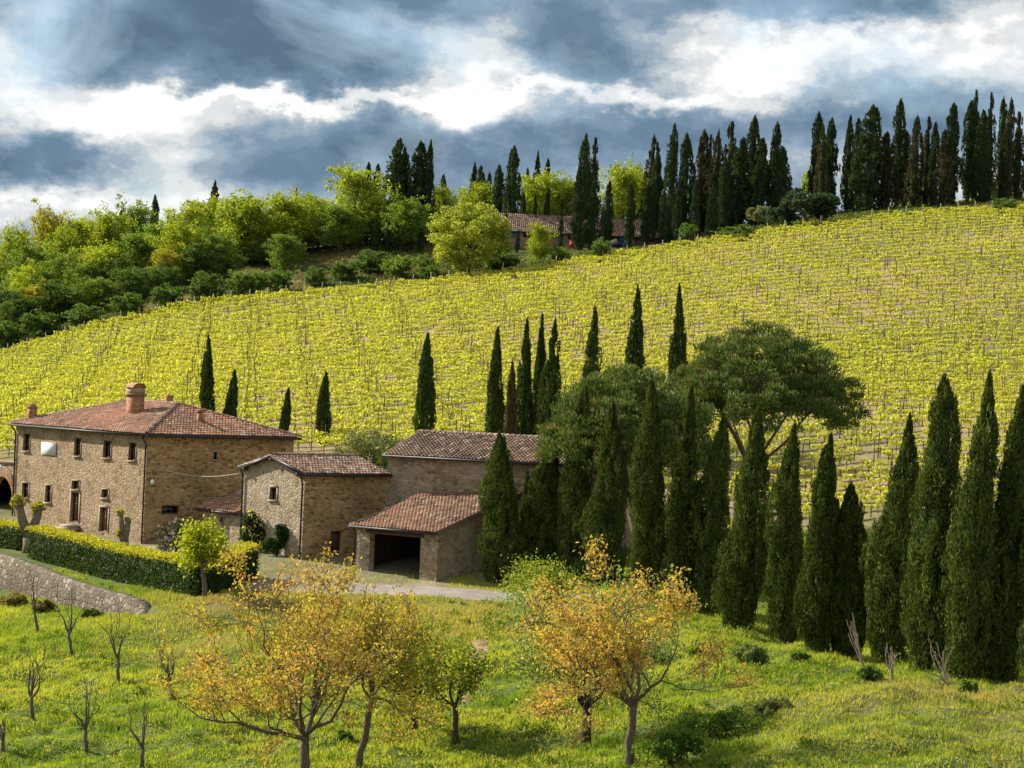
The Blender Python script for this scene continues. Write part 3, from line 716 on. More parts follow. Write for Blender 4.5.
# ---- broadleaved trees made of leaf clumps on limbs
def clump_tree(Ht, R, seed, ncl=46, per=110, ls=.42, c1=(.16, .19, .025), c2=(.30, .31, .04), trunk_h=.28, shape=1.0, gap=.75, col_bark=(.13, .10, .07), flat=1.35, flip=True, tr=.22):
    rng = np.random.default_rng(seed); lm = LM(); mb = MB()
    cz0 = Ht * trunk_h; ch = Ht - cz0; cen = np.array([0, 0, cz0 + ch * .5])
    q = norm(rng.normal(size=(ncl, 3))); q[:, 2] = np.where((q[:, 2] < -.55) & flip, -q[:, 2], q[:, 2])
    rr = rng.uniform(.45, .88, ncl)[:, None]
    cc = cen + q * rr * np.array([R, R, ch * .5])
    cr = rng.uniform(.16, .30, ncl) * R * gap * 1.25
    N = ncl * per; idx = np.repeat(np.arange(ncl), per)
    o = norm(rng.normal(size=(N, 3)) + np.array([0, 0, .25])); pos = cc[idx] + o * cr[idx][:, None] * rng.uniform(.5, 1.08, (N, 1)) * np.array([1.1, 1.1, .8 * flat])
    d = norm(rng.normal(size=(N, 3)) + np.array([0, 0, -.2])); nr = norm(o * .8 + rng.normal(size=(N, 3)) * .6)
    f = np.clip(.5 * rng.uniform(0, 1, ncl)[idx] + .5 * rng.uniform(0, 1, N), 0, 1)[:, None]
    cols = np.array(c1)[None] * (1 - f) + np.array(c2)[None] * f
    lm.leaves(pos, d, nr, ls * rng.uniform(.7, 1.3, N), ls * .7, cols)
    k = 5; top = cz0 + ch * .55
    tp = [Vector((rng.uniform(-.04, .04) * R * i, rng.uniform(-.04, .04) * R * i, -.5 + (top + .5) * i / k)) for i in range(k + 1)]
    r0 = tr * Ht / 12
    mb.tube(tp, [r0 * 1.4] + [r0 * (1 - .75 * i / k) for i in range(1, k + 1)], 7, col_bark)
    for j in rng.choice(ncl, min(14, ncl), replace=False):
        tgt = Vector(cc[j]); s = rng.uniform(.35, .85); a = tp[0].lerp(tp[-1], s); mid = a.lerp(tgt, .5) + Vector((0, 0, -.06 * R))
        mb.tube([a, mid, tgt], [r0 * .45, r0 * .3, r0 * .1], 5, col_bark)
    tm = mesh_np("trunk", np.array(mb.v), np.concatenate([np.array(f_) for f_ in mb.f]), [len(f_) for f_ in mb.f], np.array(mb.c), True)
    return lm.mesh("crown"), tm

def spray_tree(Ht, R, seed, nsp=60, per=150, ls=.42, c1=(.16, .19, .025), c2=(.30, .31, .04), col_bark=(.13, .10, .07), low=.12, tr=.22):
    """upswept limbs, each carrying a long loose spray of leaves; ragged outline with gaps"""
    rng = np.random.default_rng(seed); lm = LM(); mb = MB(); r0 = tr * Ht / 12
    tp = [Vector((rng.uniform(-.05, .05) * R * i, rng.uniform(-.05, .05) * R * i, -.5 + (Ht * .8 + .5) * i / 5)) for i in range(6)]
    mb.tube(tp, [r0 * 1.4] + [r0 * (1 - .8 * i / 5) for i in range(1, 6)], 7, col_bark)
    P_, D_, NR, CT = [], [], [], []
    for j in range(nsp):
        s0 = rng.uniform(low, .9); th = 2.4 * j + rng.uniform(-.4, .4); reach = R * (1 - .55 * max(0, s0 - .35) / .65) * rng.uniform(.55, 1.12) * min(1, .55 + s0 * 1.6)
        z0 = Ht * s0 * .78; st = np.array([*(tp[0].lerp(tp[5], s0))][:2] + [z0])
        end = np.array([math.cos(th) * reach, math.sin(th) * reach, min(Ht * rng.uniform(.95, 1.03), z0 + reach * rng.uniform(.25, .95) + Ht * .03)])
        ctrl = (st + end) / 2 + np.array([0, 0, -.10 * reach]); tt = rng.beta(2.2, 1.25, per)[:, None]
        p = (1 - tt) ** 2 * st + 2 * tt * (1 - tt) * ctrl + tt ** 2 * end
        w = R * rng.uniform(.06, .12) * (.55 + .6 * np.sin(np.pi * tt))
        off = rng.normal(size=(per, 3)) * w * np.array([1, 1, .75]); nk = max(3, per // 22); k = np.minimum((tt[:, 0] * nk).astype(int), nk - 1); lump = rng.normal(size=(nk, 3)) * R * .13
        p = p + off + lump[k]
        P_.append(p); NR.append(norm(off * 1.6 + lump[k] * .5 + rng.normal(size=(per, 3)) * .12 * R + np.array([0, 0, .3]))); CT.append(np.full(per, rng.uniform(0, 1)))
        if j % 2 == 0: mb.tube([Vector(st), Vector(ctrl), Vector(st * .25 + end * .75)], [r0 * .38, r0 * .24, r0 * .07], 5, col_bark, cap=False)
    pos = np.concatenate(P_); N = len(pos); pos[:, 2] = np.maximum(pos[:, 2], .1); f = np.clip(.45 * np.concatenate(CT) + .55 * rng.uniform(0, 1, N), 0, 1)[:, None]
    lm.leaves(pos, norm(rng.normal(size=(N, 3)) + np.array([0, 0, -.2])), np.concatenate(NR), ls * rng.uniform(.6, 1.35, N), ls * .62, np.array(c1)[None] * (1 - f) + np.array(c2)[None] * f)
    tm = mesh_np("trunk", np.array(mb.v), np.concatenate([np.array(f_) for f_ in mb.f]), [len(f_) for f_ in mb.f], np.array(mb.c), True)
    return lm.mesh("crown"), tm

YG = dict(c1=(.21, .28, .03), c2=(.42, .47, .055)); MG = dict(c1=(.11, .18, .035), c2=(.22, .30, .055)); DG = dict(c1=(.065, .12, .036), c2=(.15, .23, .055)); OG = dict(c1=(.25, .26, .035), c2=(.44, .40, .055)); GG = dict(c1=(.13, .15, .08), c2=(.24, .26, .15))
BT = {}
for k_, pal, seeds in (("yellow", YG, (1, 2, 3, 9)), ("mid", MG, (4, 5, 10)), ("dark", DG, (6, 7)), ("golden", OG, (8,))):
    BT[k_] = [spray_tree(14, 5, 400 + s, 64, 150, .40, **pal) for s in seeds]
BT["dome"] = [clump_tree(14, 6, 450, 230, 80, .36, trunk_h=0, gap=.42, flip=False, c1=(.22, .27, .05), c2=(.44, .47, .09))]
BT["bush"] = [spray_tree(3, 2, 420 + s, 34, 80, .27, low=.0, tr=.15, **DG) for s in range(3)]
BT["brightbush"] = [spray_tree(3, 2, 430 + s, 34, 80, .27, low=.0, tr=.15, **MG) for s in range(2)]
BT["greybush"] = [clump_tree(3, 2, 440, 30, 90, .24, trunk_h=.15, **GG)]
BT["bluebush"] = [clump_tree(3, 2, 445, 34, 110, .26, trunk_h=.05, c1=(.028, .05, .03), c2=(.06, .095, .055))]
BC = {}
def broad(kind, px, ty, D, wpx, lab, cat="tree", group=None, by=None, name="broadleaf_tree", sink=0):
    b = hit(px, by, 290, 430) if by else stand(px, D)
    D = b.y; ht = (top_z(px, ty, D) - b.z) * (1 if "bush" in kind or kind == "dome" else 1.04) + (0 if "bush" in kind or kind == "dome" else 1.0); R = wpx / 2 / F * D * (1.12 if "bush" in kind else 1.18)
    H0, R0 = (3, 2) if "bush" in kind else (14, 5)
    n = BC.get(kind, 0); BC[kind] = n + 1; cr, tm = BT[kind][n % len(BT[kind])]
    e = empty(name, b, lab, cat, group); e.rotation_euler = (0, 0, n * 2.1); e.scale = (R / R0, R / R0, max(ht, .6) / H0)
    link("trunk", tm, M["bark"], e); link("crown", cr, M["leaf"], e)
GW = "broadleaved trees of the left wood"
wood = [ # kind, px, top, D, width, label
    ("yellow", 12, 226, 362, 55, "yellow green treetop at the left end of the wood skyline"),
    ("golden", 47, 204, 360, 44, "golden leaved tree highest at the left of the wood"),
    ("yellow", 82, 212, 364, 46, "yellow green skyline tree right of the golden one"),
    ("mid", 133, 198, 366, 46, "green skyline tree left of the dark cypress tip"),
    ("yellow", 108, 206, 360, 44, "yellow green skyline tree between golden and green ones"),
    ("yellow", 182, 202, 358, 48, "bright skyline tree just right of the dark cypress tip"),
    ("yellow", 205, 196, 368, 46, "bright tree under the ragged dark treetop"),
    ("yellow", 243, 190, 354, 60, "large bright yellow green tree with visible dark trunk"),
    ("yellow", 285, 190, 356, 62, "large bright tree right of the visible dark trunk"),
    ("yellow", 318, 196, 360, 50, "yellowish tree thinning out over the wood's right part"),
    ("yellow", 352, 164, 358, 62, "tallest bright yellow green tree beside the big ridge pair"),
    ("mid", 340, 205, 352, 48, "greyish green tree under the tallest bright one"),
    ("mid", 404, 196, 350, 50, "layered feathery tree before the big ridge pair"),
    ("yellow", 30, 262, 345, 50, "sunlit yellow tree in the lower left wood"),
    ("golden", 36, 285, 335, 40, "golden low tree in front at the left of the wood"),
    ("mid", 66, 250, 346, 60, "mid green tree deep in the left wood"),
    ("yellow", 100, 244, 344, 56, "pale olive green tree with rounded head in the wood middle"),
    ("mid", 140, 232, 346, 54, "green tree below the dark cypress tip"),
    ("yellow", 178, 222, 344, 52, "sunlit rounded tree low in the wood middle"),
    ("golden", 166, 250, 338, 32, "small golden tree among green ones in the wood middle"),
    ("mid", 212, 232, 342, 46, "green tree with pale lower boughs left of the dark trunk"),
    ("dark", 8, 290, 335, 48, "dark green tree at the wood's lower left corner"),
    ("dark", 60, 285, 334, 52, "dark green tree along the wood's lower edge, second from left"),
    ("mid", 95, 280, 333, 52, "green tree along the lower edge below the rounded olive one"),
    ("dark", 130, 272, 334, 48, "dark green tree along the wood's lower edge, middle"),
    ("dark", 162, 268, 335, 40, "dark tree low under the golden small one"),
    ("dark", 222, 255, 344, 40, "dark shaded tree behind the visible dark trunk"),
    ("mid", 285, 235, 344, 36, "small leafy tree leaning over the bank"),
    ("dark", 345, 220, 362, 50, "dark shaded tree under the tallest bright one"),
    ("dark", 300, 230, 362, 44, "dark shaded tree behind the bank, wood's right part"),
    ("dark", 375, 215, 362, 40, "dark shaded tree behind the young green stems"),
    ("dark", 415, 215, 360, 44, "dark shaded tree behind the layered feathery one"),
    ("mid", 25, 238, 352, 50, "green tree filling the wood between skyline and golden low tree"),
    ("yellow", 62, 226, 354, 46, "yellow green tree under the golden skyline one"),
    ("mid", 84, 262, 340, 48, "mid green tree low in the wood, right of the golden low one"),
    ("dark", 112, 258, 342, 46, "dark green tree between pale olive green and small golden trees"),
    ("mid", 158, 222, 352, 44, "green tree behind the small golden tree"),
    ("dark", 195, 248, 340, 44, "dark tree left of the pale boughed green tree"),
    ("mid", 232, 214, 360, 48, "green tree hidden behind the tree with visible dark trunk"),
    ("mid", 262, 210, 360, 46, "green tree filling the gap right of the visible dark trunk"),
    ("dark", 262, 245, 352, 40, "dark shaded tree on the bank right of the visible dark trunk"),
    ("mid", 305, 212, 364, 46, "green tree filling the wood's right part"),
    ("dark", 325, 228, 362, 46, "dark shaded tree at the wood's right end over the bank"),
    ("yellow", 378, 196, 356, 40, "yellow green tree between the tallest bright one and the ridge pair"),
    ("dark", 395, 225, 358, 44, "dark shaded tree directly under the big ridge pair"),
    ("dark", 420, 232, 364, 40, "dark shaded tree below the right one of the big ridge pair"),
    ("dark", 272, 226, 372, 50, "dark tree far back seen under the large bright canopies"),
    ("dark", 240, 232, 372, 44, "dark tree far back behind the visible dark trunk"),
    ("dark", 312, 232, 374, 50, "dark tree far back beneath the yellowish thinning one"),
    ("dark", 180, 238, 366, 50, "dark tree far back under the sunlit rounded one"),
    ("dark", 142, 246, 366, 50, "dark tree far back under the green skyline one"),
    ("dark", 95, 250, 366, 50, "dark tree far back under the yellow green skyline pair"),
    ("dark", 50, 256, 366, 54, "dark tree far back under the golden skyline one"),
    ("dark", 8, 262, 366, 54, "dark tree far back at the left end of the wood"),
    ("dark", 360, 232, 368, 50, "dark tree far back beneath the tallest bright one"),
    ("dark", 22, 300, 332, 46, "dark tree low at the wood's left, second from the corner"),
    ("mid", 45, 268, 342, 44, "mid green tree behind the golden low one"),
]
for k_, px, ty, D, w_, lab in wood: broad(k_, px, ty, D, w_, lab, "tree", GW)
GR = "bright trees of the ridge middle"
broad("dome", 468, 198, 338, 70, "big round yellow green tree on the bank left of the long building", "tree", GR, 276)
broad("yellow", 442, 184, 366, 34, "bright tree peeping out behind the big round one, left", "tree", GR)
broad("yellow", 474, 182, 370, 44, "pale yellow tree far behind the big round one", "tree", GR)
broad("yellow", 536, 170, 368, 44, "yellow tree above the left half of the long building", "tree", GR)
broad("yellow", 560, 172, 370, 46, "green yellow tree above the middle of the long building", "tree", GR)
broad("yellow", 620, 158, 366, 48, "tall bright tree above the right half of the long building", "tree", GR)
broad("yellow", 639, 166, 372, 36, "bright tree tucked against the brown cypress clump", "tree", GR)
broad("yellow", 538, 226, 334, 27, "small bright yellow tree on the bank before the building", "tree", GR, 264)
broad("golden", 852, 165, 376, 22, "yellow tree glimpsed between cypresses of the right ridge", "tree", GR)
broad("yellow", 806, 168, 380, 16, "yellow sliver of a tree left of the right ridge line", "tree", GR)
broad("mid", 1000, 180, 385, 60, "green tree glimpsed low behind the right end of the ridge", "tree", GR)
broad("yellow", 915, 182, 385, 40, "bright foliage glimpsed low between ridge cypress trunks", "tree", GR)
GB = "bushes on the bank above the vines"
for kind, px, ty, by, w_, lab in [
    ("bluebush", 806, 190, 226, 58, "large dark blue green bush at the vineyard's top edge"),
    ("bluebush", 780, 206, 230, 30, "smaller dark bush left of the large blue green one"),
    ("greybush", 757, 206, 229, 26, "silvery olive bush below the ridge clump, right one"),
    ("greybush", 728, 211, 230, 22, "dull silvery bush below the ridge clump, middle one"),
    ("greybush", 703, 209, 232, 22, "pale silvery bush behind the sunlit column cypresses"),
    ("bush", 740, 226, 240, 46, "dark hedge like bush on the earth bank right end"),
    ("bush", 687, 225, 244, 26, "dark bush behind the sunlit column cypresses"),
    ("bush", 601, 240, 262, 26, "dark green bush on the bank below the column cypresses"),
    ("brightbush", 494, 250, 268, 34, "sunlit bush right of the big round yellow tree"),
    ("brightbush", 560, 247, 262, 26, "low bush right of the small bright tree"),
    ("bush", 510, 256, 270, 30, "dark low bush left of the small bright tree"),
    ("brightbush", 425, 256, 276, 24, "rounded bush at the left foot of the big round tree"),
    ("brightbush", 398, 256, 278, 36, "bright domed bush on the green mound"),
    ("bush", 372, 252, 272, 50, "wide dark bush covering the green mound"),
    ("bush", 345, 262, 280, 36, "dark bush at the left slope of the green mound"),
    ("bush", 430, 266, 282, 30, "dark bush at the foot of the mound by the vines"),
    ("bush", 315, 268, 286, 30, "dark bush on the bank left of the mound"),
    ("bush", 280, 270, 292, 34, "dark bush under the leaning leafy tree"),
    ("brightbush", 238, 272, 296, 26, "spiky pale green bush below the dark trunk"),
    ("bush", 255, 272, 294, 34, "dark bush right of the spiky pale one"),
    ("bush", 205, 274, 300, 44, "dark bush below the wood, left of the spiky pale one"),
    ("bush", 168, 286, 308, 44, "dark bush along the lower wood edge, under the golden tree"),
    ("bush", 128, 294, 318, 44, "dark bush along the lower wood edge, middle left"),
    ("bush", 85, 306, 328, 48, "brownish shaded bush along the lower wood edge"),
    ("bush", 40, 312, 338, 50, "dark bush at the lower wood edge near the left"),
    ("bush", 5, 322, 346, 40, "dark bush at the very left end of the vineyard edge"),
    ("bush", 1004, 200, 213, 36, "dark bush at the right end of the ridge"),
]: broad(kind, px, ty, 340, w_, lab, "bush", GB, by, "bush")
# young green stems (thin column trees) before the big pair
GS = "thin green column trees before the ridge pair"
for px, ty, lab in [(378, 218, "thin green column tree, first from the left on the mound"), (390, 217, "thin green column tree, second from the left on the mound"), (399, 222, "thin green column tree, third from the left on the mound"), (412, 216, "thin green column tree, fourth from the left on the mound"), (423, 226, "thin green column tree, rightmost on the mound")]:
    ridge(px, ty, 6, 349, 2, lab, GS)

# ------------------------------------------------------------------ vineyard
def words(n):
    tens = ["", "", "twenty", "thirty", "forty", "fifty", "sixty", "seventy", "eighty"]; 
    if n <= 20: return ORD[n - 1]
    t, u = divmod(n, 10)
    return (tens[t][:-1] + "ieth") if u == 0 else tens[t] + "-" + ORD[u - 1]
def post_mesh(h, w, name="post"):
    mb = MB(); mb.tube([(0, 0, -.3), (0, 0, h * .5), (.02, 0, h)], [w * .55, w * .5, w * .45], 5)
    return mesh_np(name, np.array(mb.v), np.concatenate([np.array(f) for f in mb.f]), [len(f) for f in mb.f], np.array(mb.c))
PM = post_mesh(1.85, .09); PM.materials.append(M["post"])
SM = post_mesh(1.7, .15); SM.materials.append(M["stake"])
def vineyard():
    rng = np.random.default_rng(99); sp = 2.45; k = 0
    while True:
        s = k * sp; c = EDGE0 - ROW_N * s
        u = np.arange(-150, 150, 1.05)
        u = u + rng.uniform(-.12, .12, len(u))
        x = c[0] + ROW_DIR[0] * u; y = c[1] + ROW_DIR[1] * u
        ok = (y > bottom_y(x)) & (np.abs(x) < .2133 * y + 7)
        if s > 175 or not ok.any():
            if s > 100: break
        x, y, u = x[ok], y[ok], u[ok]
        z = Hs(x, y); n = len(x)
        loc = Vector((x[n // 2], y[n // 2], z[n // 2]))
        root = empty("vine_row", loc, f"row of young yellow green vines on wooden posts, {words(k + 1)} below the wooded top edge", "vine row", "vine rows on the sunny slope")
        # vines: stem + leaf tuft per plant
        lm = LM(); vig = (.75 + .45 * fbm(x * .09, y * .12, 51)) * rng.uniform(.65, 1.25, n) * np.interp(x, [-45, 50], [1.3, .95])
        gone = rng.uniform(0, 1, n) < .05
        per = 84; idx = np.repeat(np.arange(n)[~gone], per); N = len(idx)
        a = rng.uniform(-.56, .56, N); b = rng.normal(0, .11, N); h = .64 + rng.beta(1.6, 2.0, N) * .42 * np.clip(vig[idx], .6, 1.4) * np.clip(vig[idx], .4, 1.3)
        pos = np.stack([x[idx] + ROW_DIR[0] * a + ROW_N[0] * b, y[idx] + ROW_DIR[1] * a + ROW_N[1] * b, z[idx] + h], -1) - np.array(loc)
        d = norm(rng.normal(size=(N, 3)) + np.array([0, 0, .3])); nr = norm(rng.normal(size=(N, 3)) + np.array([0, -.2, .8]))
        f = rng.uniform(0, 1, N)[:, None]
        cols = np.array((.40, .41, .05)) * (1 - f) + np.array((.70, .68, .15)) * f
        sz = (.175 + .05 * rng.uniform(-1, 1, N)) * (.75 + .35 * np.clip(vig[idx], .3, 1.3))
        lm.leaves(pos, d, nr, sz, sz * .85, cols)
        st = np.arange(n)[~gone]; w = .035
        p0 = np.stack([x[st], y[st], z[st]], -1) - np.array(loc); m = len(st)
        V = np.stack([p0 + [-w, 0, -.1], p0 + [w, 0, -.1], p0 + [w, .03, .75], p0 + [-w, .03, .75]], 1).reshape(-1, 3)
        lm.quads(V, np.arange(m * 4).reshape(-1, 4), np.tile(np.array((.10, .07, .05)), (m * 4, 1)), 1)
        link("vines", lm.mesh("vines"), [M["vine"], M["bark"]], root)
        if k == 0:
            uu = np.arange(u[0], u[-1], 2.4)
        else:
            uu = np.arange(math.ceil(u[0] / 5.8) * 5.8, u[-1], 5.8) + rng.uniform(-.25, .25) + (k % 2) * .9
        for ui in uu[:100]:
            px_ = c[0] + ROW_DIR[0] * ui; py_ = c[1] + ROW_DIR[1] * ui
            if py_ < bottom_y(px_): continue
            o = bpy.data.objects.new("post", SM if k == 0 else PM); COL.objects.link(o); o.parent = root
            o.location = Vector((px_, py_, H(px_, py_))) - loc
            o.rotation_euler = (rng.normal(0, .03), rng.normal(0, .03), rng.uniform(0, 3))
        k += 1
    return k
NROWS = vineyard()

# ------------------------------------------------------------------ buildings
def facade(O, u):
    """vertical plane through O along u: returns a function pixel -> (t, z)"""
    O = Vector(O); u = Vector((u[0], u[1], 0)).normalized(); n = Vector((u.y, -u.x, 0))
    def f(px, py):
        a, b = ray(px, py); d = Vector((a, 1, b)); k = O.dot(n) / d.dot(n); p = d * k
        return (p - O).dot(u), p.z
    return f
def prect(f, x0, y0, x1, y1):
    c = [f(x0, y0), f(x1, y0), f(x0, y1), f(x1, y1)]
    t = [q[0] for q in c]; z = [q[1] for q in c]
    return [(t[0] + t[2]) / 2, (t[1] + t[3]) / 2, (z[2] + z[3]) / 2, (z[0] + z[1]) / 2] if t[0] < t[1] else [(t[1] + t[3]) / 2, (t[0] + t[2]) / 2, (z[2] + z[3]) / 2, (z[0] + z[1]) / 2]

def panel(mb, O, u, n, L, z0, z1, holes=(), depth=.28, gable=None):
    """wall sheet from O along u (length L), outward normal n, with rectangular openings and their reveals"""
    O = Vector((O[0], O[1], 0)); u = Vector(u); n = Vector(n)
    ts = sorted({0, L, *[q for h in holes for q in h[:2]]}); zs = sorted({z0, z1, *[q for h in holes for q in h[2:]]})
    for t0, t1 in zip(ts, ts[1:]):
        for a, b in zip(zs, zs[1:]):
            if any(h[0] - 1e-6 <= t0 and t1 <= h[1] + 1e-6 and h[2] - 1e-6 <= a and b <= h[3] + 1e-6 for h in holes): continue
            mb.add([O + u * t0 + Vector((0, 0, a)), O + u * t1 + Vector((0, 0, a)), O + u * t1 + Vector((0, 0, b)), O + u * t0 + Vector((0, 0, b))], [(0, 1, 2, 3)])
    for t0, t1, a, b in holes:
        q = [O + u * t + Vector((0, 0, z)) for t, z in ((t0, a), (t1, a), (t1, b), (t0, b))]; r = [p - n * depth for p in q]
        mb.add(q + r, [(i, (i + 1) % 4, 4 + (i + 1) % 4, 4 + i) for i in range(4)])
    if gable:
        mb.add([O + Vector((0, 0, z1)), O + u * L + Vector((0, 0, z1)), O + u * (L / 2) + Vector((0, 0, gable))], [(0, 1, 2)])

def window(root, org, O, u, n, h, kind="window", mat="wood", pane="glass", surround=.08, sill=True, bars=True):
    O = Vector((O[0], O[1], 0)); u = Vector(u); n = Vector(n); t0, t1, a, b = h; w, ht = t1 - t0, b - a
    c = O + u * ((t0 + t1) / 2) + Vector((0, 0, (a + b) / 2)); fw = min(.08, w * .12)
    mb = MB(); cc = c - n * .15
    for sgn in (-1, 1):
        mb.box(cc + u * sgn * (w / 2 - fw / 2 - .003), (fw, .07, ht - .006), u)
        mb.box(cc + Vector((0, 0, sgn * (ht / 2 - fw / 2 - .003))), (w - 2 * fw - .01, .066, fw), u)
    if bars and w > .4:
        mb.box(cc, (fw * .7, .06, ht - 2 * fw - .01), u)
        mb.box(cc + Vector((0, 0, ht * .12)), ((w - 2 * fw) * .96, .05, fw * .5), u)
    f = mb.build(kind, M[mat], root, org)
    g = MB(); g.box(c - n * .20, (w - .01, .02, ht - .01), u); g.build("pane" if kind == "window" else "door_panel", M[pane], f, org)
    if surround:
        s = MB(); e = surround
        for sgn in (-1, 1): s.box(c + u * sgn * (w / 2 + e / 2) + n * .012, (e, .05, ht), u)
        s.box(c + Vector((0, 0, ht / 2 + e / 2 + .002)) + n * .016, (w + 2 * e, .06, e), u)
        if sill: s.box(c + Vector((0, 0, -ht / 2 - .05)) + n * .05, (w + 2 * e + .06, .16, .09), u)
        s.build("stone_surround", M["surround"], f, org)
    return f

def tile_face(mb, E0, a, s, n, cmin, cmax, vtop, rng, pal, tw=.25, tl=.40, lift=.0):
    """barrel tiles covering one roof slope. E0 eave origin, a along the eave, s up the slope, n normal; vtop(c) = (v0, v1) range at offset c"""
    V, F_, C = [], [], []; c = cmin + tw / 2
    while c < cmax:
        v0, v1 = vtop(c)
        v = v0
        while v < v1 - .05:
            ln = min(tl * 1.12, v1 - v + .03); j = Vector((0, 0, 0)) + a * rng.uniform(-.015, .015)
            base = E0 + a * c + s * v + j + n * (lift + rng.uniform(0, .015))
            p = rng.random(); ns = float(vnoise(c * .22 + pal["o"], v * .35, 8)); mixv = min(1, max(0, .55 * p + .9 * (ns - .3)))
            col = [x * (1 - mixv) + y * mixv for x, y in zip(pal["a"], pal["b"])]
            if rng.random() < pal.get("pale", .1): col = list(pal["c"])
            if rng.random() < pal.get("darkp", .1): col = [q * .45 for q in col]
            r0, r1 = tw * .46, tw * .38; b0 = len(V)
            for (vv, rr, hh) in ((0, r0, .05), (ln, r1, .0)):
                for k in range(5):
                    an = math.pi * k / 4
                    V.append(base + s * vv + a * (-math.cos(an) * rr) + n * (math.sin(an) * rr * .75 + hh))
                    C.append(col)
            for k in range(4): F_.append((b0 + k, b0 + k + 1, b0 + 6 + k, b0 + 5 + k))
            F_.append((b0, b0 + 4, b0 + 3, b0 + 2)); F_.append((b0, b0 + 2, b0 + 1, b0 + 1)) if False else None
            v += tl
        c += tw
    b = len(mb.v); mb.v += [tuple(p) for p in V]; mb.f += [tuple(i + b for i in f) for f in F_ if f]; mb.c += [tuple(q) for q in C]; mb.m += [0] * len([f for f in F_ if f])
def ridge_tiles(mb, p0, p1, rng, pal, w=.30, tl=.42):
    p0, p1 = Vector(p0), Vector(p1); d = (p1 - p0); L = d.length; d.normalize(); side = d.cross(Vector((0, 0, 1))).normalized(); up = side.cross(d)
    v = 0
    while v < L:
        ln = min(tl * 1.1, L - v + .02); V = []
        m = rng.random(); col = tuple(x * (1 - m) + y * m for x, y in zip(pal["a"], pal["c"]))
        for vv, rr, hh in ((0, w * .5, .05), (ln, w * .42, .02)):
            for k in range(5):
                an = math.pi * k / 4; V.append(p0 + d * (v + vv) + side * (-math.cos(an) * rr) + up * (math.sin(an) * rr * .8 + hh))
        mb.add(V, [(k, k + 1, 6 + k, 5 + k) for k in range(4)], col); v += tl
RED = dict(a=(.20, .125, .085), b=(.42, .19, .105), c=(.44, .31, .22), o=0, pale=.12, darkp=.07)
GRY = dict(a=(.19, .125, .09), b=(.33, .20, .13), c=(.42, .32, .23), o=40, pale=.16, darkp=.14)
SHD = dict(a=(.20, .125, .085), b=(.38, .20, .12), c=(.44, .33, .23), o=80, pale=.14, darkp=.14)

def slab(mb, ptsl, th, col):
    """a thin roof deck under the tiles"""
    p = [Vector(q) for q in ptsl]; nn = (p[1] - p[0]).cross(p[2] - p[0]).normalized()
    if nn.z < 0: nn = -nn; 
    k = len(p); lo = [q - nn * th for q in p]
    mb.add(p + lo, [tuple(range(k)), tuple(reversed(range(k, 2 * k)))] + [(i, k + i, k + (i + 1) % k, (i + 1) % k) for i in range(k)], col)

def gutter(root, org, p0, p1, name="gutter"):
    mb = MB(); mb.tube([p0, p1], [.085, .085], 8); return mb.build(name, M["metal"], root, org)
def pipe(root, org, p0, ztop, zbot, back, name="downpipe"):
    mb = MB(); p = Vector(p0); b = Vector(back)
    mb.tube([Vector((p.x, p.y, ztop)), Vector((p.x, p.y, ztop - .15)) + b * .5, Vector((p.x, p.y, ztop - .5)) + b, Vector((p.x, p.y, zbot)) + b], [.06, .06, .06, .06], 7)
    return mb.build(name, M["metal"], root, org)

Lv = Vector((-.644, .765, 0)).normalized(); Rv = Vector((.765, .644, 0)).normalized()
PRNG = random.Random(5)

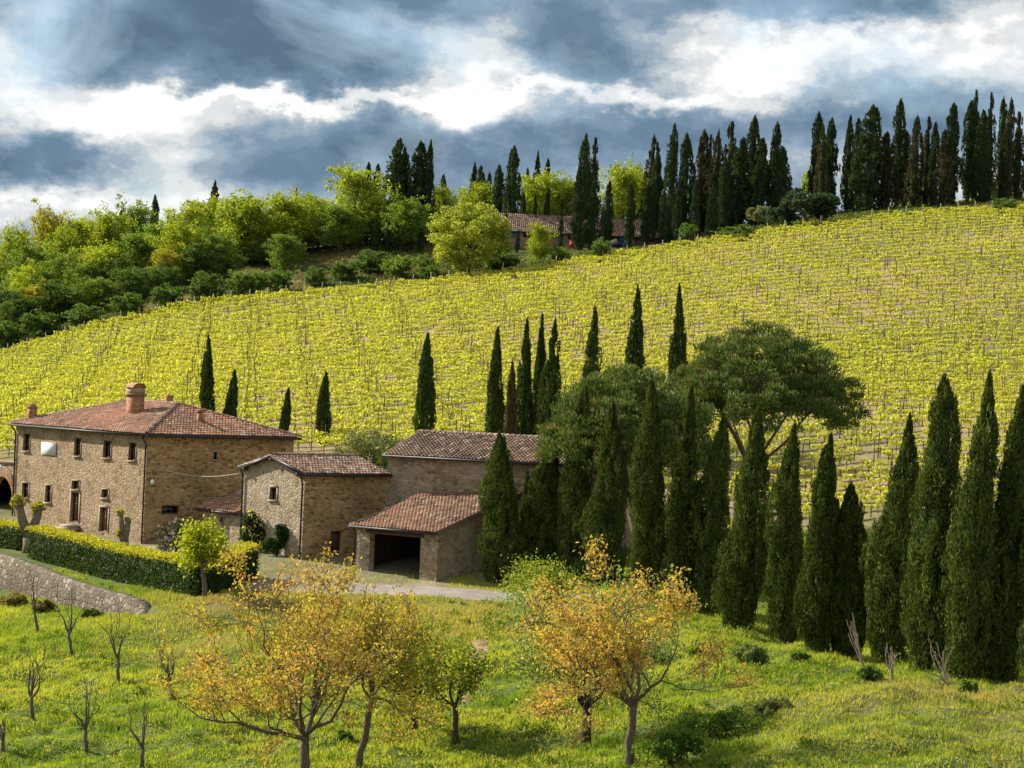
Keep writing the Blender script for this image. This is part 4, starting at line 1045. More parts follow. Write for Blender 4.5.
# ---- main house
def main_house():
    A_ = P(148.2, 432.3, 165); zE = A_.z; zB = H(A_.x, A_.y); A2 = Vector((A_.x, A_.y, 0))
    LL, LR = 18.7, 12.2; org = Vector((A_.x, A_.y, zB)); z0 = zB - 1.2
    root = empty("stone_farmhouse", org, "large two storey stone farmhouse with hipped red tile roof and white wall plaque", "house")
    nL = Vector((-Rv.x, -Rv.y, 0)); nR = Vector((-Lv.x, -Lv.y, 0))     # outward normals of the two seen sides
    fL = facade(A2, Lv); fR = facade(A2, Rv)
    up = [prect(fL, *r) for r in ((23.5, 433.5, 30, 451), (74.5, 438, 81, 456), (103.5, 440.5, 111, 458), (129, 442.5, 136, 460.5))]
    lo = [prect(fL, *r) for r in ((22.3, 483, 28.6, 498), (45.6, 485.5, 51.2, 502.5), (72, 481, 79.4, 489.5), (102, 489.5, 108.6, 498))]
    door = prect(fL, 71, 492.5, 79, 522); d2 = prect(fL, 100, 507.5, 108, 531.5)
    sm = prect(fR, 213.5, 452, 217.2, 459.5); lw = prect(fR, 162, 505.5, 179, 514)
    wl = MB(); B = A2 + Lv * LL; Cc = A2 + Rv * LR
    panel(wl, A2, Lv, nL, LL, z0, zE - .05, up + lo + [door, d2]); panel(wl, Cc, Lv, -nL, LL, z0, zE - .05); k_ = len(wl.f)
    panel(wl, A2, Rv, nR, LR, z0, zE - .05, [sm, lw]); panel(wl, B, Rv, -nR, LR, z0, zE - .05)
    wl.m[k_:] = [1] * (len(wl.f) - k_); wl.build("wall", [M["stone_house"], M["stone_warm"]], root, org)
    for h in up: window(root, org, A2, Lv, nL, h, pane="glass")
    for h in lo: window(root, org, A2, Lv, nL, h, surround=.09)
    window(root, org, A2, Lv, nL, door, "door", "wood", "wood", .18, False)
    window(root, org, A2, Lv, nL, d2, "door", "redwood", "redwood", .14, False)
    window(root, org, A2, Rv, nR, sm, surround=.1, bars=False); window(root, org, A2, Rv, nR, lw, surround=0, bars=False)
    # steps before the door
    tc = (door[0] + door[1]) / 2; zg = zB - .15
    for k in range(3):
        mb = MB(); mb.box(A2 + Lv * tc + nL * (.85 - .28 * k) + Vector((0, 0, zg + .1 + k * .18 + .25)), (2.4 - .4 * k, .9, .18), Lv); mb.build("step", M["surround"], root, org)
    # plaque
    t0, t1, a, b = prect(fL, 42, 442.5, 56.5, 455)
    mb = MB(); mb.box(A2 + Lv * ((t0 + t1) / 2) + nL * .04 + Vector((0, 0, (a + b) / 2)), (t1 - t0, .06, b - a), Lv); mb.build("wall_plaque", M["plaque"], root, org)
    # roof
    ov = .34; hw = LR / 2; pitch = 1.9 / hw; zR = zE + 1.9
    ridge0 = A2 + Lv * hw + Rv * hw; ridge1 = A2 + Lv * (LL - hw) + Rv * hw
    E = lambda l, r: A2 + Lv * l + Rv * r + Vector((0, 0, zE - ov * pitch))
    R0, R1 = ridge0 + Vector((0, 0, zR)), ridge1 + Vector((0, 0, zR))
    c00, c10, c11, c01 = E(-ov, -ov), E(LL + ov, -ov), E(LL + ov, LR + ov), E(-ov, LR + ov)
    deck = MB(); col = (.25, .14, .09); dn = Vector((0, 0, -.05))
    for poly in ([c00, R0, R1, c10], [c00, c01, R0], [c01, c11, R1, R0], [c10, R1, c11]): deck.add([q + dn for q in poly], [tuple(range(len(poly)))], col)
    bot = [q + Vector((0, 0, -.20)) for q in (c00, c10, c11, c01)]; topq = [q + dn for q in (c00, c10, c11, c01)]
    deck.add(bot + topq, [(0, 1, 2, 3)] + [(i, (i + 1) % 4, 4 + (i + 1) % 4, 4 + i) for i in range(4)], (.16, .10, .06))
    run = hw + ov; sl = math.hypot(run, run * pitch); cs = run / sl
    for (o_, a_, inw, Lw) in ((c00, Lv, Rv, LL + 2 * ov), (c01, -Lv * -1, -Rv, LL + 2 * ov), (c00, Rv, Lv, LR + 2 * ov), (c10, Rv, -Lv, LR + 2 * ov)):
        s_ = (inw + Vector((0, 0, pitch))).normalized(); n_2 = s_.cross(a_).normalized()
        if n_2.z < 0: n_2 = -n_2
        tile_face(deck, o_, a_, s_, n_2, 0, Lw, lambda c, Lw=Lw: (-.05, max(0, min(c, Lw - c, run)) / cs), PRNG, RED)
    for p, q in ((R0, R1), (c00, R0), (c01, R0), (c10, R1), (c11, R1)): ridge_tiles(deck, p + Vector((0, 0, .04)), q + Vector((0, 0, .04)), PRNG, RED)
    rf = deck.build("roof", M["tile"], root, org)
    # chimneys
    def chimney(l, r, w, zb, zt, cap=True, big=False):
        c = A2 + Lv * l + Rv * r; mb = MB()
        if big:
            mb.box(c + Vector((0, 0, (zb + zt) / 2)), (w, w * .9, zt - zb), Lv); ch = mb.build("chimney", M["brick"], rf, org)
            mb.box(c + Vector((0, 0, zt + .03)), (w + .22, w * .9 + .22, .12), Lv)
            COL.objects.unlink(ch); bpy.data.objects.remove(ch)
            mb.box(c + Vector((0, 0, zt + .30)), (w + .04, w * .9 + .04, .44), Lv, mi=1)
            V = []; k = 9
            for e_ in (-.5, .5):
                for i in range(k):
                    an = math.pi * i / (k - 1); V.append(c + Lv * (e_ * (w + .1)) + Rv * (-math.cos(an) * (w * .5 + .05)) + Vector((0, 0, zt + .52 + math.sin(an) * .34)))
            mb.add(V, [(i, i + 1, k + i + 1, k + i) for i in range(k - 1)] + [tuple(range(k)), tuple(range(k, 2 * k)), (0, k - 1, 2 * k - 1, k)])
            mb.build("chimney", [M["brick"], M["surround"]], rf, org)
        else:
            mb.box(c + Vector((0, 0, (zb + zt) / 2)), (w, w, zt - zb), Lv)
            if cap:
                mb.box(c + Vector((0, 0, zt + .04)), (w + .12, w + .12, .08), Lv); mb.ball(c + Vector((0, 0, zt + .08)), (w * .55, w * .55, w * .5), 10, 6)
            mb.build("chimney", M["brick"], rf, org)
    chimney(7.8, 3.6, 1.0, zE + .5, zE + 2.45, big=True)
    chimney(18.0, .9, .55, zE + .05, zE + 1.1)
    chimney(8.6, 6.9, .5, zE + 1.2, zE + 2.5, cap=False)
    chimney(2.4, 5.7, .36, zE + .4, zE + 1.45)
    g0 = Vector((0, 0, -.12)); gl = -Rv * .1; gr = -Lv * .1
    gutter(root, org, c00 + g0 + gl, c10 + g0 + gl); gutter(root, org, c00 + g0 + gr, c01 + g0 + gr)
    pipe(root, org, A2 + Lv * .12 + nL * .5, zE - .3, zB - .3, -nL * .42); pipe(root, org, A2 + Lv * (LL - .15) + nL * .5, zE - .3, zB - .6, -nL * .42)
    return root, A2, zE, zB, fL, fR, nL, nR, B
house, HA, HzE, HzB, fL, fR, nL, nR, HB = main_house()

def wall_lamp(p, n, lab, r=.24):
    root = empty("wall_lamp", p, lab, "lamp", "round white lamps on the house walls"); n = Vector(n)
    mb = MB(); mb.tube([Vector((0, 0, .1)) - n * .55, Vector((0, 0, .1)) - n * .1, Vector((0, 0, .02))], [.03, .03, .03], 6); mb.box(-n * .56 + Vector((0, 0, .1)), (.16, .04, .22), n.cross(Vector((0, 0, 1)))); mb.build("bracket", M["metal"], root)
    mb = MB(); mb.ball((0, 0, -.1), (r, r, r * 1.35), 12, 8); mb.build("lamp_shade", M["lamp"], root, smooth=True)
t_, z_ = fR(255.5, 487); wall_lamp(HA + Rv * t_ + nR * .55 + Vector((0, 0, z_)), nR, "round white lamp on the warm end wall above the little lean-to roof", .19)
t_, z_ = fL(5.5, 467); wall_lamp(HA + Lv * t_ + nL * .4 + Vector((0, 0, z_)), nL, "round white lamp on the archway wall at the far left", .19)
t_, z_ = fR(148.5, 480); wall_lamp(HA + Rv * max(t_, .3) + nR * .3 + Vector((0, 0, z_)), nR, "small greyish lamp at the front corner of the farmhouse", .13)

# ---- archway wall at the far left of the house
def archway():
    O = HB; zt = fL(8, 464)[1]; zb = HzB - .6; L_ = 9.0; th = .6
    org = Vector((O.x, O.y, HzB)); root = empty("archway_building", org, "low stone wing with a dark round arch at the far left of the farmhouse", "outbuilding")
    mb = MB(); k = 14; c0, r = 2.0, 1.75; zs = fL(3, 500)[1]
    out = []
    arch = [(c0 - r, zb)] + [(c0 - r * math.cos(math.pi * i / k), zs + r * math.sin(math.pi * i / k)) for i in range(k + 1)] + [(c0 + r, zb)]
    pt = lambda t, z, d: O + Lv * t - nL * d + Vector((0, 0, z))
    for (t0, za), (t1, zc) in zip(arch, arch[1:]):
        if abs(t1 - t0) < 1e-6: continue
        mb.add([pt(t0, za, .1), pt(t1, zc, .1), pt(t1, zt, .1), pt(t0, zt, .1)], [(0, 1, 2, 3)])
    for (t0, za), (t1, zc) in zip(arch, arch[1:]):
        mb.add([pt(t0, za, .1), pt(t1, zc, .1), pt(t1, zc, .7), pt(t0, za, .7)], [(0, 1, 2, 3)])
    for a, b in ((0, c0 - r), (c0 + r, L_)): mb.add([pt(a, zb, .1), pt(b, zb, .1), pt(b, zt, .1), pt(a, zt, .1)], [(0, 1, 2, 3)])
    # body: top, back, ends
    dpt = 5.0
    mb.add([pt(0, zt, .1), pt(L_, zt, .1), pt(L_, zt - .1, dpt), pt(0, zt - .1, dpt)], [(0, 1, 2, 3)]); mb.add([pt(0, zb, dpt), pt(L_, zb, dpt), pt(L_, zt - .1, dpt), pt(0, zt - .1, dpt)], [(0, 1, 2, 3)])
    mb.add([pt(L_, zb, .1), pt(L_, zb, dpt), pt(L_, zt - .1, dpt), pt(L_, zt, .1)], [(0, 1, 2, 3)])
    mb.build("wall", M["stone_house"], root, org)
    a2 = MB()
    for i in range(1, k + 1):
        (t0, za), (t1, zc) = arch[i], arch[i + 1] if i + 1 < len(arch) else arch[i]
        q = Vector((t0 - c0, 0, za - zs)).normalized(), Vector((t1 - c0, 0, zc - zs)).normalized()
        if (t1, zc) == (c0 + r, zb): continue
        V = [pt(t0, za, .07), pt(t1, zc, .07), pt(t1 + q[1].x * .3, zc + q[1].z * .3, .07), pt(t0 + q[0].x * .3, za + q[0].z * .3, .07)]
        a2.add(V, [(0, 1, 2, 3)])
    a2.build("brick_arch", M["brick"], root, org)
    cp = MB(); cp.box(pt(L_ / 2, zt + .05, .35), (L_, .7, .1), Lv, col=(.33, .2, .13)); cp.build("coping", M["tile"], root, org)
archway()

# ---- small gabled house
def gable_house():
    C0 = P(306, 473.3, 155); zE = C0.z; A2 = Vector((C0.x, C0.y, 0)); zB = H(A2.x, A2.y); LL, LR = 7.2, 6.6; z0 = zB - 1.2; org = Vector((A2.x, A2.y, zB))
    root = empty("gabled_stone_cottage", org, "small gabled stone cottage with one little window and climbing plants", "house")
    nl = -Rv; nr = -Lv; fl = facade(A2, Lv); fr = facade(A2, Rv); zG = zE + .92
    w1 = prect(fl, 270.3, 487.5, 276.8, 500); dr = prect(fr, 330.5, 531, 341, 556); w2 = None
    mb = MB(); panel(mb, A2, Lv, nl, LL, z0, zE, [w1], gable=zG); B = A2 + Lv * LL
    panel(mb, A2 + Rv * LR, Lv, -nl, LL, z0, zE, gable=zG); k_ = len(mb.f)
    panel(mb, A2, Rv, nr, LR, z0, zE, [dr]); panel(mb, B, Rv, -nr, LR, z0, zE); mb.m[k_:] = [1] * (len(mb.f) - k_); mb.build("wall", [M["stone_grey"], M["stone_warm"]], root, org)
    window(root, org, A2, Lv, nl, w1, surround=.14); window(root, org, A2, Rv, nr, dr, "door", "wood", "wood", 0, False)
    ov = .3; pit = .92 / (LL / 2); zr = zG + .06
    ridge_p = lambda r: A2 + Lv * (LL / 2) + Rv * r + Vector((0, 0, zr))
    deck = MB()
    for sgn, l0 in ((1, -ov), (-1, LL + ov)):
        e = A2 + Lv * l0 - Rv * ov + Vector((0, 0, zr - (LL / 2 + ov) * pit)); inw = Lv * sgn
        s_ = (inw + Vector((0, 0, pit))).normalized(); n2 = s_.cross(Rv); n2 = n2 if n2.z > 0 else -n2; ln = math.hypot(LL / 2 + ov, (LL / 2 + ov) * pit)
        slab(deck, [e, e + Rv * (LR + ov + .08), e + Rv * (LR + ov + .08) + s_ * ln, e + s_ * ln], .1, (.16, .12, .09))
        tile_face(deck, e, Rv, s_, n2, 0, LR + ov + .08, lambda c: (-.05, ln - .02), PRNG, GRY, lift=.01)
    ridge_tiles(deck, ridge_p(-ov) + Vector((0, 0, .06)), ridge_p(LR + .08) + Vector((0, 0, .06)), PRNG, GRY)
    deck.build("roof", M["tile"], root, org)
    # barge boards and rafter ends
    for sgn, l0 in ((1, -ov), (-1, LL + ov)):
        e = A2 + Lv * l0 - Rv * (ov + .03) + Vector((0, 0, zr - (LL / 2 + ov) * pit - .09)); t = ridge_p(-ov - .03) - Vector((0, 0, .09))
        mb = MB(); mb.box((e + t) / 2, ((t - e).length, .05, .2), (t - e).normalized(), Vector((0, 0, 1))); mb.build("barge_board", M["metal"], root, org)
    for l in (.5, LL / 2, LL - .5):
        z = zr - abs(l - LL / 2) * pit - .28; mb = MB(); mb.box(A2 + Lv * l - Rv * .2 + Vector((0, 0, z)), (.16, .42, .18), Lv); mb.build("roof_beam", M["wood"], root, org)
    e = A2 - Lv * (ov + .06) + Vector((0, 0, zr - (LL / 2 + ov) * pit - .08)); gutter(root, org, e - Rv * ov, e + Rv * (LR + .08))
    pipe(root, org, A2 - Rv * .3 + Lv * .2, zE - .2, zB - .3, Rv * .2); pipe(root, org, B - Rv * .35 - Lv * .1, zE - .1, zB - .6, Rv * .25)
    return root, A2, B, zB, zE, fl, fr
cottage, CA, CB, CzB, CzE, cfl, cfr = gable_house()

# ---- little lean-to between farmhouse and cottage
def lean_to():
    O = CB + Lv * .05; L_ = 4.7; dp = 4.2; org = Vector((O.x, O.y, CzB)); f = facade(O, Lv); zE = f(222, 509.5)[1]; z0 = CzB - 1.5
    root = empty("lean_to", org, "tiny stone lean-to with red tile roof between farmhouse and cottage", "outbuilding")
    nl = -Rv; w1 = prect(f, 220, 517, 223.2, 522.5); mb = MB(); rise = 1.55
    panel(mb, O, Lv, nl, L_, z0, zE, [w1])
    for q in (O, O + Lv * L_):
        mb.add([q + Vector((0, 0, z0)), q + Rv * dp + Vector((0, 0, z0)), q + Rv * dp + Vector((0, 0, zE + rise)), q + Vector((0, 0, zE))], [(0, 1, 2, 3)])
    q0, q1 = O + Rv * dp, O + Rv * dp + Lv * L_; mb.add([q0 + Vector((0, 0, z0)), q1 + Vector((0, 0, z0)), q1 + Vector((0, 0, zE + rise)), q0 + Vector((0, 0, zE + rise))], [(0, 1, 2, 3)])
    mb.build("wall", M["stone_grey"], root, org); window(root, org, O, Lv, nl, w1, mat="redwood", pane="redwood", surround=.06, bars=False)
    s_ = (Rv + Vector((0, 0, rise / dp))).normalized(); e = O - Rv * .35 + Vector((0, 0, zE - .35 * rise / dp + .05)); n2 = s_.cross(Lv); n2 = n2 if n2.z > 0 else -n2; ln = (dp + .45) / s_.dot(Rv)
    deck = MB(); slab(deck, [e, e + Lv * (L_ + .3), e + Lv * (L_ + .3) + s_ * ln, e + s_ * ln], .1, (.16, .12, .09))
    tile_face(deck, e, Lv, s_, n2, 0, L_ + .3, lambda c: (-.05, ln - .02), PRNG, RED, lift=.01); deck.build("roof", M["tile"], root, org)
    g = e - Rv * .06 + Vector((0, 0, -.08)); gutter(root, org, g, g + Lv * (L_ + .3))
lean_to()

# ---- barn and open shed
def barn_and_shed():
    Ls = Vector((-.815, .58, 0)).normalized(); Rs = Vector((.58, .815, 0)).normalized()
    C0 = P(438.3, 531.5, 149); C = Vector((C0.x, C0.y, 0)); zE = C0.z; zB = H(C.x, C.y); LL, dp = 6.45, 6.9; rise = 1.8; z0 = zB - 1.2
    Lb = Vector((-.93, .367, 0)).normalized(); Rb = Vector((.367, .93, 0)).normalized()
    # shed
    org = Vector((C.x, C.y, zB)); root = empty("open_shed", org, "low open fronted stone shed with dark doorway and sloping tile roof", "shed")
    f = facade(C, Ls); op = prect(f, 369, 535, 420, 581); op[2] = zB - .25; nl = -Rs; nr = -Ls
    mb = MB(); panel(mb, C, Ls, nl, LL, z0, zE - .02, [op], depth=.5)
    for q in (C, C + Ls * LL):
        mb.add([q + Vector((0, 0, z0)), q + Rs * dp + Vector((0, 0, z0)), q + Rs * dp + Vector((0, 0, zE + rise)), q + Vector((0, 0, zE - .02))], [(0, 1, 2, 3)])
    mb.build("wall", M["stone_grey"], root, org)
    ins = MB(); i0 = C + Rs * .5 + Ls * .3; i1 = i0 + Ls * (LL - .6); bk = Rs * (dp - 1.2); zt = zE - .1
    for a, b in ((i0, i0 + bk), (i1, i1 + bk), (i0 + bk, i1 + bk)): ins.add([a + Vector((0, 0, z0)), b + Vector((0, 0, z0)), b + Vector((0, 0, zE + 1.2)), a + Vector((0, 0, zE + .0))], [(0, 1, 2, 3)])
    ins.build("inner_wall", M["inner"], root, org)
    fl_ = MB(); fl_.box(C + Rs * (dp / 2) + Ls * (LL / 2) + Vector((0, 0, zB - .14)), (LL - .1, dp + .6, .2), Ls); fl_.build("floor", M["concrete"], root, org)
    lt = MB(); lt.box(C + Ls * ((op[0] + op[1]) / 2) - Rs * .03 + Vector((0, 0, op[3] + .08)), (op[1] - op[0] + .5, .12, .2), Ls); lt.build("lintel", M["wood"], root, org)
    s_ = (Rs + Vector((0, 0, rise / dp))).normalized(); e = C - Rs * .4 - Ls * .25 + Vector((0, 0, zE - .4 * rise / dp + .06)); n2 = s_.cross(Ls); n2 = n2 if n2.z > 0 else -n2
    ln = (dp + .4) / s_.dot(Rs); Lw = LL + .6
    deck = MB(); slab(deck, [e, e + Ls * Lw, e + Ls * Lw + s_ * ln, e + s_ * (ln + 2.3)], .1, (.16, .12, .09))
    tile_face(deck, e, Ls, s_, n2, 0, Lw, lambda c: (-.05, ln - .02 + 2.3 * (1 - c / Lw)), PRNG, SHD, tw=.27, lift=.01); deck.build("roof", M["tile"], root, org)
    g = e - Rs * .07 + Vector((0, 0, -.08)); gutter(root, org, g, g + Ls * Lw); pipe(root, org, C + Ls * (LL + .1) - Rs * .4, zE - .1, zB - .3, Rs * .3)
    # a worn stone crest on the pillar
    t_, z_ = f(429, 551); mb = MB(); mb.ball(C + Ls * t_ - Rs * .02 + Vector((0, 0, z_)), (.26, .1, .26), 10, 6); mb.build("round_stone_relief", M["surround"], root, org, True)
    # barn
    p = C + Ls * LL + Rs * dp; C1 = p + Lb * 2.75; zT = P(384.5, 453.5, C1.y).z; LB, DB = 15.5, 10.4; org = Vector((C1.x, C1.y, zB)); f2 = None
    root = empty("stone_barn", org, "tall windowless stone barn behind the open shed", "barn")
    a = C1; b = C1 - Lb * LB; zr = zT + 1.35; mb = MB(); nf = -Rb
    panel(mb, b, Lb, nf, LB, z0, zT); panel(mb, b + Rb * DB, Lb, -nf, LB, z0, zT); panel(mb, a, Rb, Lb, DB, z0, zT, gable=zr - .05); panel(mb, b, Rb, -Lb, DB, z0, zT, gable=zr - .05)
    mb.build("wall", M["stone_grey"], root, org)
    deck = MB(); ov = .4; pit = (zr - zT) / (DB / 2)
    for sgn, r0 in ((1, -ov), (-1, DB + ov)):
        e = b + Rb * r0 - Lb * .25 + Vector((0, 0, zr + .05 - (DB / 2 + ov) * pit)); s_ = (Rb * sgn + Vector((0, 0, pit))).normalized(); n2 = s_.cross(Lb); n2 = n2 if n2.z > 0 else -n2; ln = math.hypot(DB / 2 + ov, (DB / 2 + ov) * pit)
        slab(deck, [e, e + Lb * (LB + .5), e + Lb * (LB + .5) + s_ * ln, e + s_ * ln], .1, (.16, .12, .09))
        tile_face(deck, e, Lb, s_, n2, 0, LB + .5, lambda c: (-.05, ln - .02), PRNG, GRY, tw=.27, lift=.01)
        if sgn == 1: gutter(root, org, e - Rb * .06 + Vector((0, 0, -.08)), e - Rb * .06 + Lb * (LB + .5) + Vector((0, 0, -.08)))
    q = b + Rb * (DB / 2) + Vector((0, 0, zr + .1)); ridge_tiles(deck, q - Lb * .25, q + Lb * (LB + .25), PRNG, GRY); deck.build("roof", M["tile"], root, org)
    return C
SC = barn_and_shed()

# sagging cable between farmhouse corner and cottage
def cable():
    t0, z0 = fR(157, 467); a = HA + Rv * t0 + nR * .08 + Vector((0, 0, z0)); b = CB + Vector((0, 0, CzE - .35)) - Rv * .05; mb = MB()
    p = [a.lerp(b, i / 14) - Vector((0, 0, .45 * 4 * (i / 14) * (1 - i / 14))) for i in range(15)]
    mb.tube(p, [.035] * 15, 5); tag(mb.build("overhead_cable", M["cable"], None, a), "thin pale cable sagging between farmhouse wall and cottage eave", "cable")
cable()

# ---- long low building on the ridge
def ridge_building():
    a = stand(494, 357); b = stand(672, 359); u = (Vector((b.x, b.y, 0)) - Vector((a.x, a.y, 0))).normalized(); n = Vector((u.y, -u.x, 0)); L_ = (Vector((b.x, b.y, 0)) - Vector((a.x, a.y, 0))).length
    O = Vector((a.x, a.y, 0)); f = facade(O, u); zB = f(585, 249)[1]; zE = f(585, 233)[1]; zR = f(585, 216.5)[1] + .1; z0 = min(a.z, b.z) - 2.5; dp = 8.0; org = Vector((O.x, O.y, zB))
    root = empty("long_low_building", org, "long low brick building with blue windows behind young cypresses on the ridge", "outbuilding")
    wins = [prect(f, x0, 234.5, x1, 240.5) for x0, x1 in ((509, 518), (523, 533), (540, 548), (556, 563), (568, 575), (582, 590), (599, 605), (612, 619), (619.6, 628))]
    doors = [prect(f, x0, 231.5, x1, 248.5) for x0, x1 in ((635, 645), (652, 660))]
    for d in doors: d[2] = zB - .2; d[3] = zE - .15
    for w in wins: w[2], w[3] = zE - 1.05, zE - .18
    mb = MB(); panel(mb, O, u, n, L_, z0, zE, wins + doors); panel(mb, O - n * dp, u, -n, L_, z0, zE)
    for q in (O, O + u * L_): mb.add([q + Vector((0, 0, z0)), q - n * dp + Vector((0, 0, z0)), q - n * dp + Vector((0, 0, zE)), q - n * dp / 2 + Vector((0, 0, zR)), q + Vector((0, 0, zE))], [(0, 1, 2, 3, 4)])
    mb.build("wall", M["annexwall"], root, org)
    for i, w in enumerate(wins): window(root, org, O, u, n, w, mat="wood", pane="glass" if i in (1, 4, 5, 7) else "bluepaint", surround=0)
    for d in doors: window(root, org, O, u, n, d, "door", "plumdoor", "plumdoor", 0, False)
    deck = MB(); ov = .5; pit = (zR - zE) / (dp / 2)
    for sgn in (1, -1):
        e = O + n * (ov if sgn == 1 else -dp - ov) - u * .4 + Vector((0, 0, zE - ov * pit + .05)); s_ = (-n * sgn + Vector((0, 0, pit))).normalized(); n2 = s_.cross(u); n2 = n2 if n2.z > 0 else -n2; ln = math.hypot(dp / 2 + ov, (dp / 2 + ov) * pit)
        slab(deck, [e, e + u * (L_ + .8), e + u * (L_ + .8) + s_ * ln, e + s_ * ln], .12, (.16, .12, .09))
        tile_face(deck, e, u, s_, n2, 0, L_ + .8, lambda c: (-.05, ln), PRNG, dict(GRY, a=(.24, .15, .11), b=(.34, .21, .15)), tw=.3, tl=.55)
    deck.build("roof", M["tile"], root, org)
    # things before it
    def bin_(px, D, w, h, d, mat, lab, sticker=False):
        p = stand(px, D); r = empty("waste_bin", p, lab, "bin")
        m = MB(); V = []
        for z, k in ((.08, .86), (h * .86, 1.0)): V += [Vector((x * w / 2 * k, y * d / 2 * k, z)) for x, y in ((-1, -1), (1, -1), (1, 1), (-1, 1))]
        m.add(V, [(3, 2, 1, 0), (4, 5, 6, 7)] + [(i, (i + 1) % 4, 4 + (i + 1) % 4, 4 + i) for i in range(4)])
        for x in (-1, 1): m.tube([(x * w * .4 - .04, d * .4, .1), (x * w * .4 + .04, d * .4, .1)], [.1, .1], 8)
        m.build("bin_body", mat, r)
        m = MB(); m.box((0, 0, h * .86 + .05), (w * 1.06, d * 1.06, .07)); m.tube([(-w * .5, d * .45, h * .92), (w * .5, d * .45, h * .92)], [.05, .05], 6); m.build("lid", mat, r)
        if sticker: m = MB(); m.tube([(-.12 * w, -d / 2 * .99, h * .6), (-.12 * w, -d / 2 * 1.02 - .02, h * .6)], [.28, .28], 12); m.build("sticker", M["orangesign"], r)
    bin_(617, 353, 1.75, 1.3, 1.2, M["bluebin"], "big dark blue waste container with an orange sticker", True)
    bin_(625, 353.5, .65, 1.1, .6, M["greenbin"], "small grey green bin right of the blue container")
    for px, lab in ((571, "red frame leaning on the building right of the middle windows"), (525.5, "small red frame near the left end of the building")):
        p = stand(px, 354); m = MB(); h = 1.25 if px > 560 else .8
        for x in (-.28, .28): m.tube([(x, -.1, 0), (x + .15, .25, h)], [.06, .06], 6)
        m.tube([(-.13, .25, h), (.43, .25, h)], [.06, .06], 6); m.tube([(-.2, .1, h * .5), (.36, .1, h * .5)], [.05, .05], 6); m.box((.08, .08, h * .55), (.42, .06, h * .7), up=(0, .25, 1))
        o = m.build("red_frame", M["redpaint"], None, (0, 0, 0)); o.location = p; tag(o, lab, "frame")
ridge_building()

# ------------------------------------------------------------------ retaining wall
def retaining_wall():
    mb = MB(); n = 40; tot = 34.0; rng = random.Random(3)
    rows = []
    for i in range(n + 1):
        t = -1.2 + tot * i / n; c = WALL1 + WALL_DIR * t
        zt = H(*(c - WALL_N * 1.0)) + .12 + rng.uniform(-.04, .04); zb = H(*(c + WALL_N * .8)) - .5; zt = max(zt, zb + .55) - .75 * max(0, 1.6 - (t + 1.2)) / 1.6
        q = lambda s, z: Vector((c[0] + WALL_N[0] * s, c[1] + WALL_N[1] * s, z))
        j = rng.uniform(-.04, .04)
        rows.append([q(.5 + j, zb), q(.36 + j, (zb + zt) / 2), q(.3 + j, zt - .06), q(.22 + j, zt), q(-.34, zt - .02), q(-.4, zt - .5)])
    V = [p for r in rows for p in r]; m = 6
    mb.add(V, [(i * m + k, (i + 1) * m + k, (i + 1) * m + k + 1, i * m + k + 1) for i in range(n) for k in range(m - 1)] + [tuple(range(m)), tuple(n * m + k for k in reversed(range(m)))])
    tag(mb.build("retaining_wall", M["stone_wall"], None, (WALL1[0], WALL1[1], H(*WALL1))), "grey rubble retaining wall below the clipped hedge", "wall")
retaining_wall()

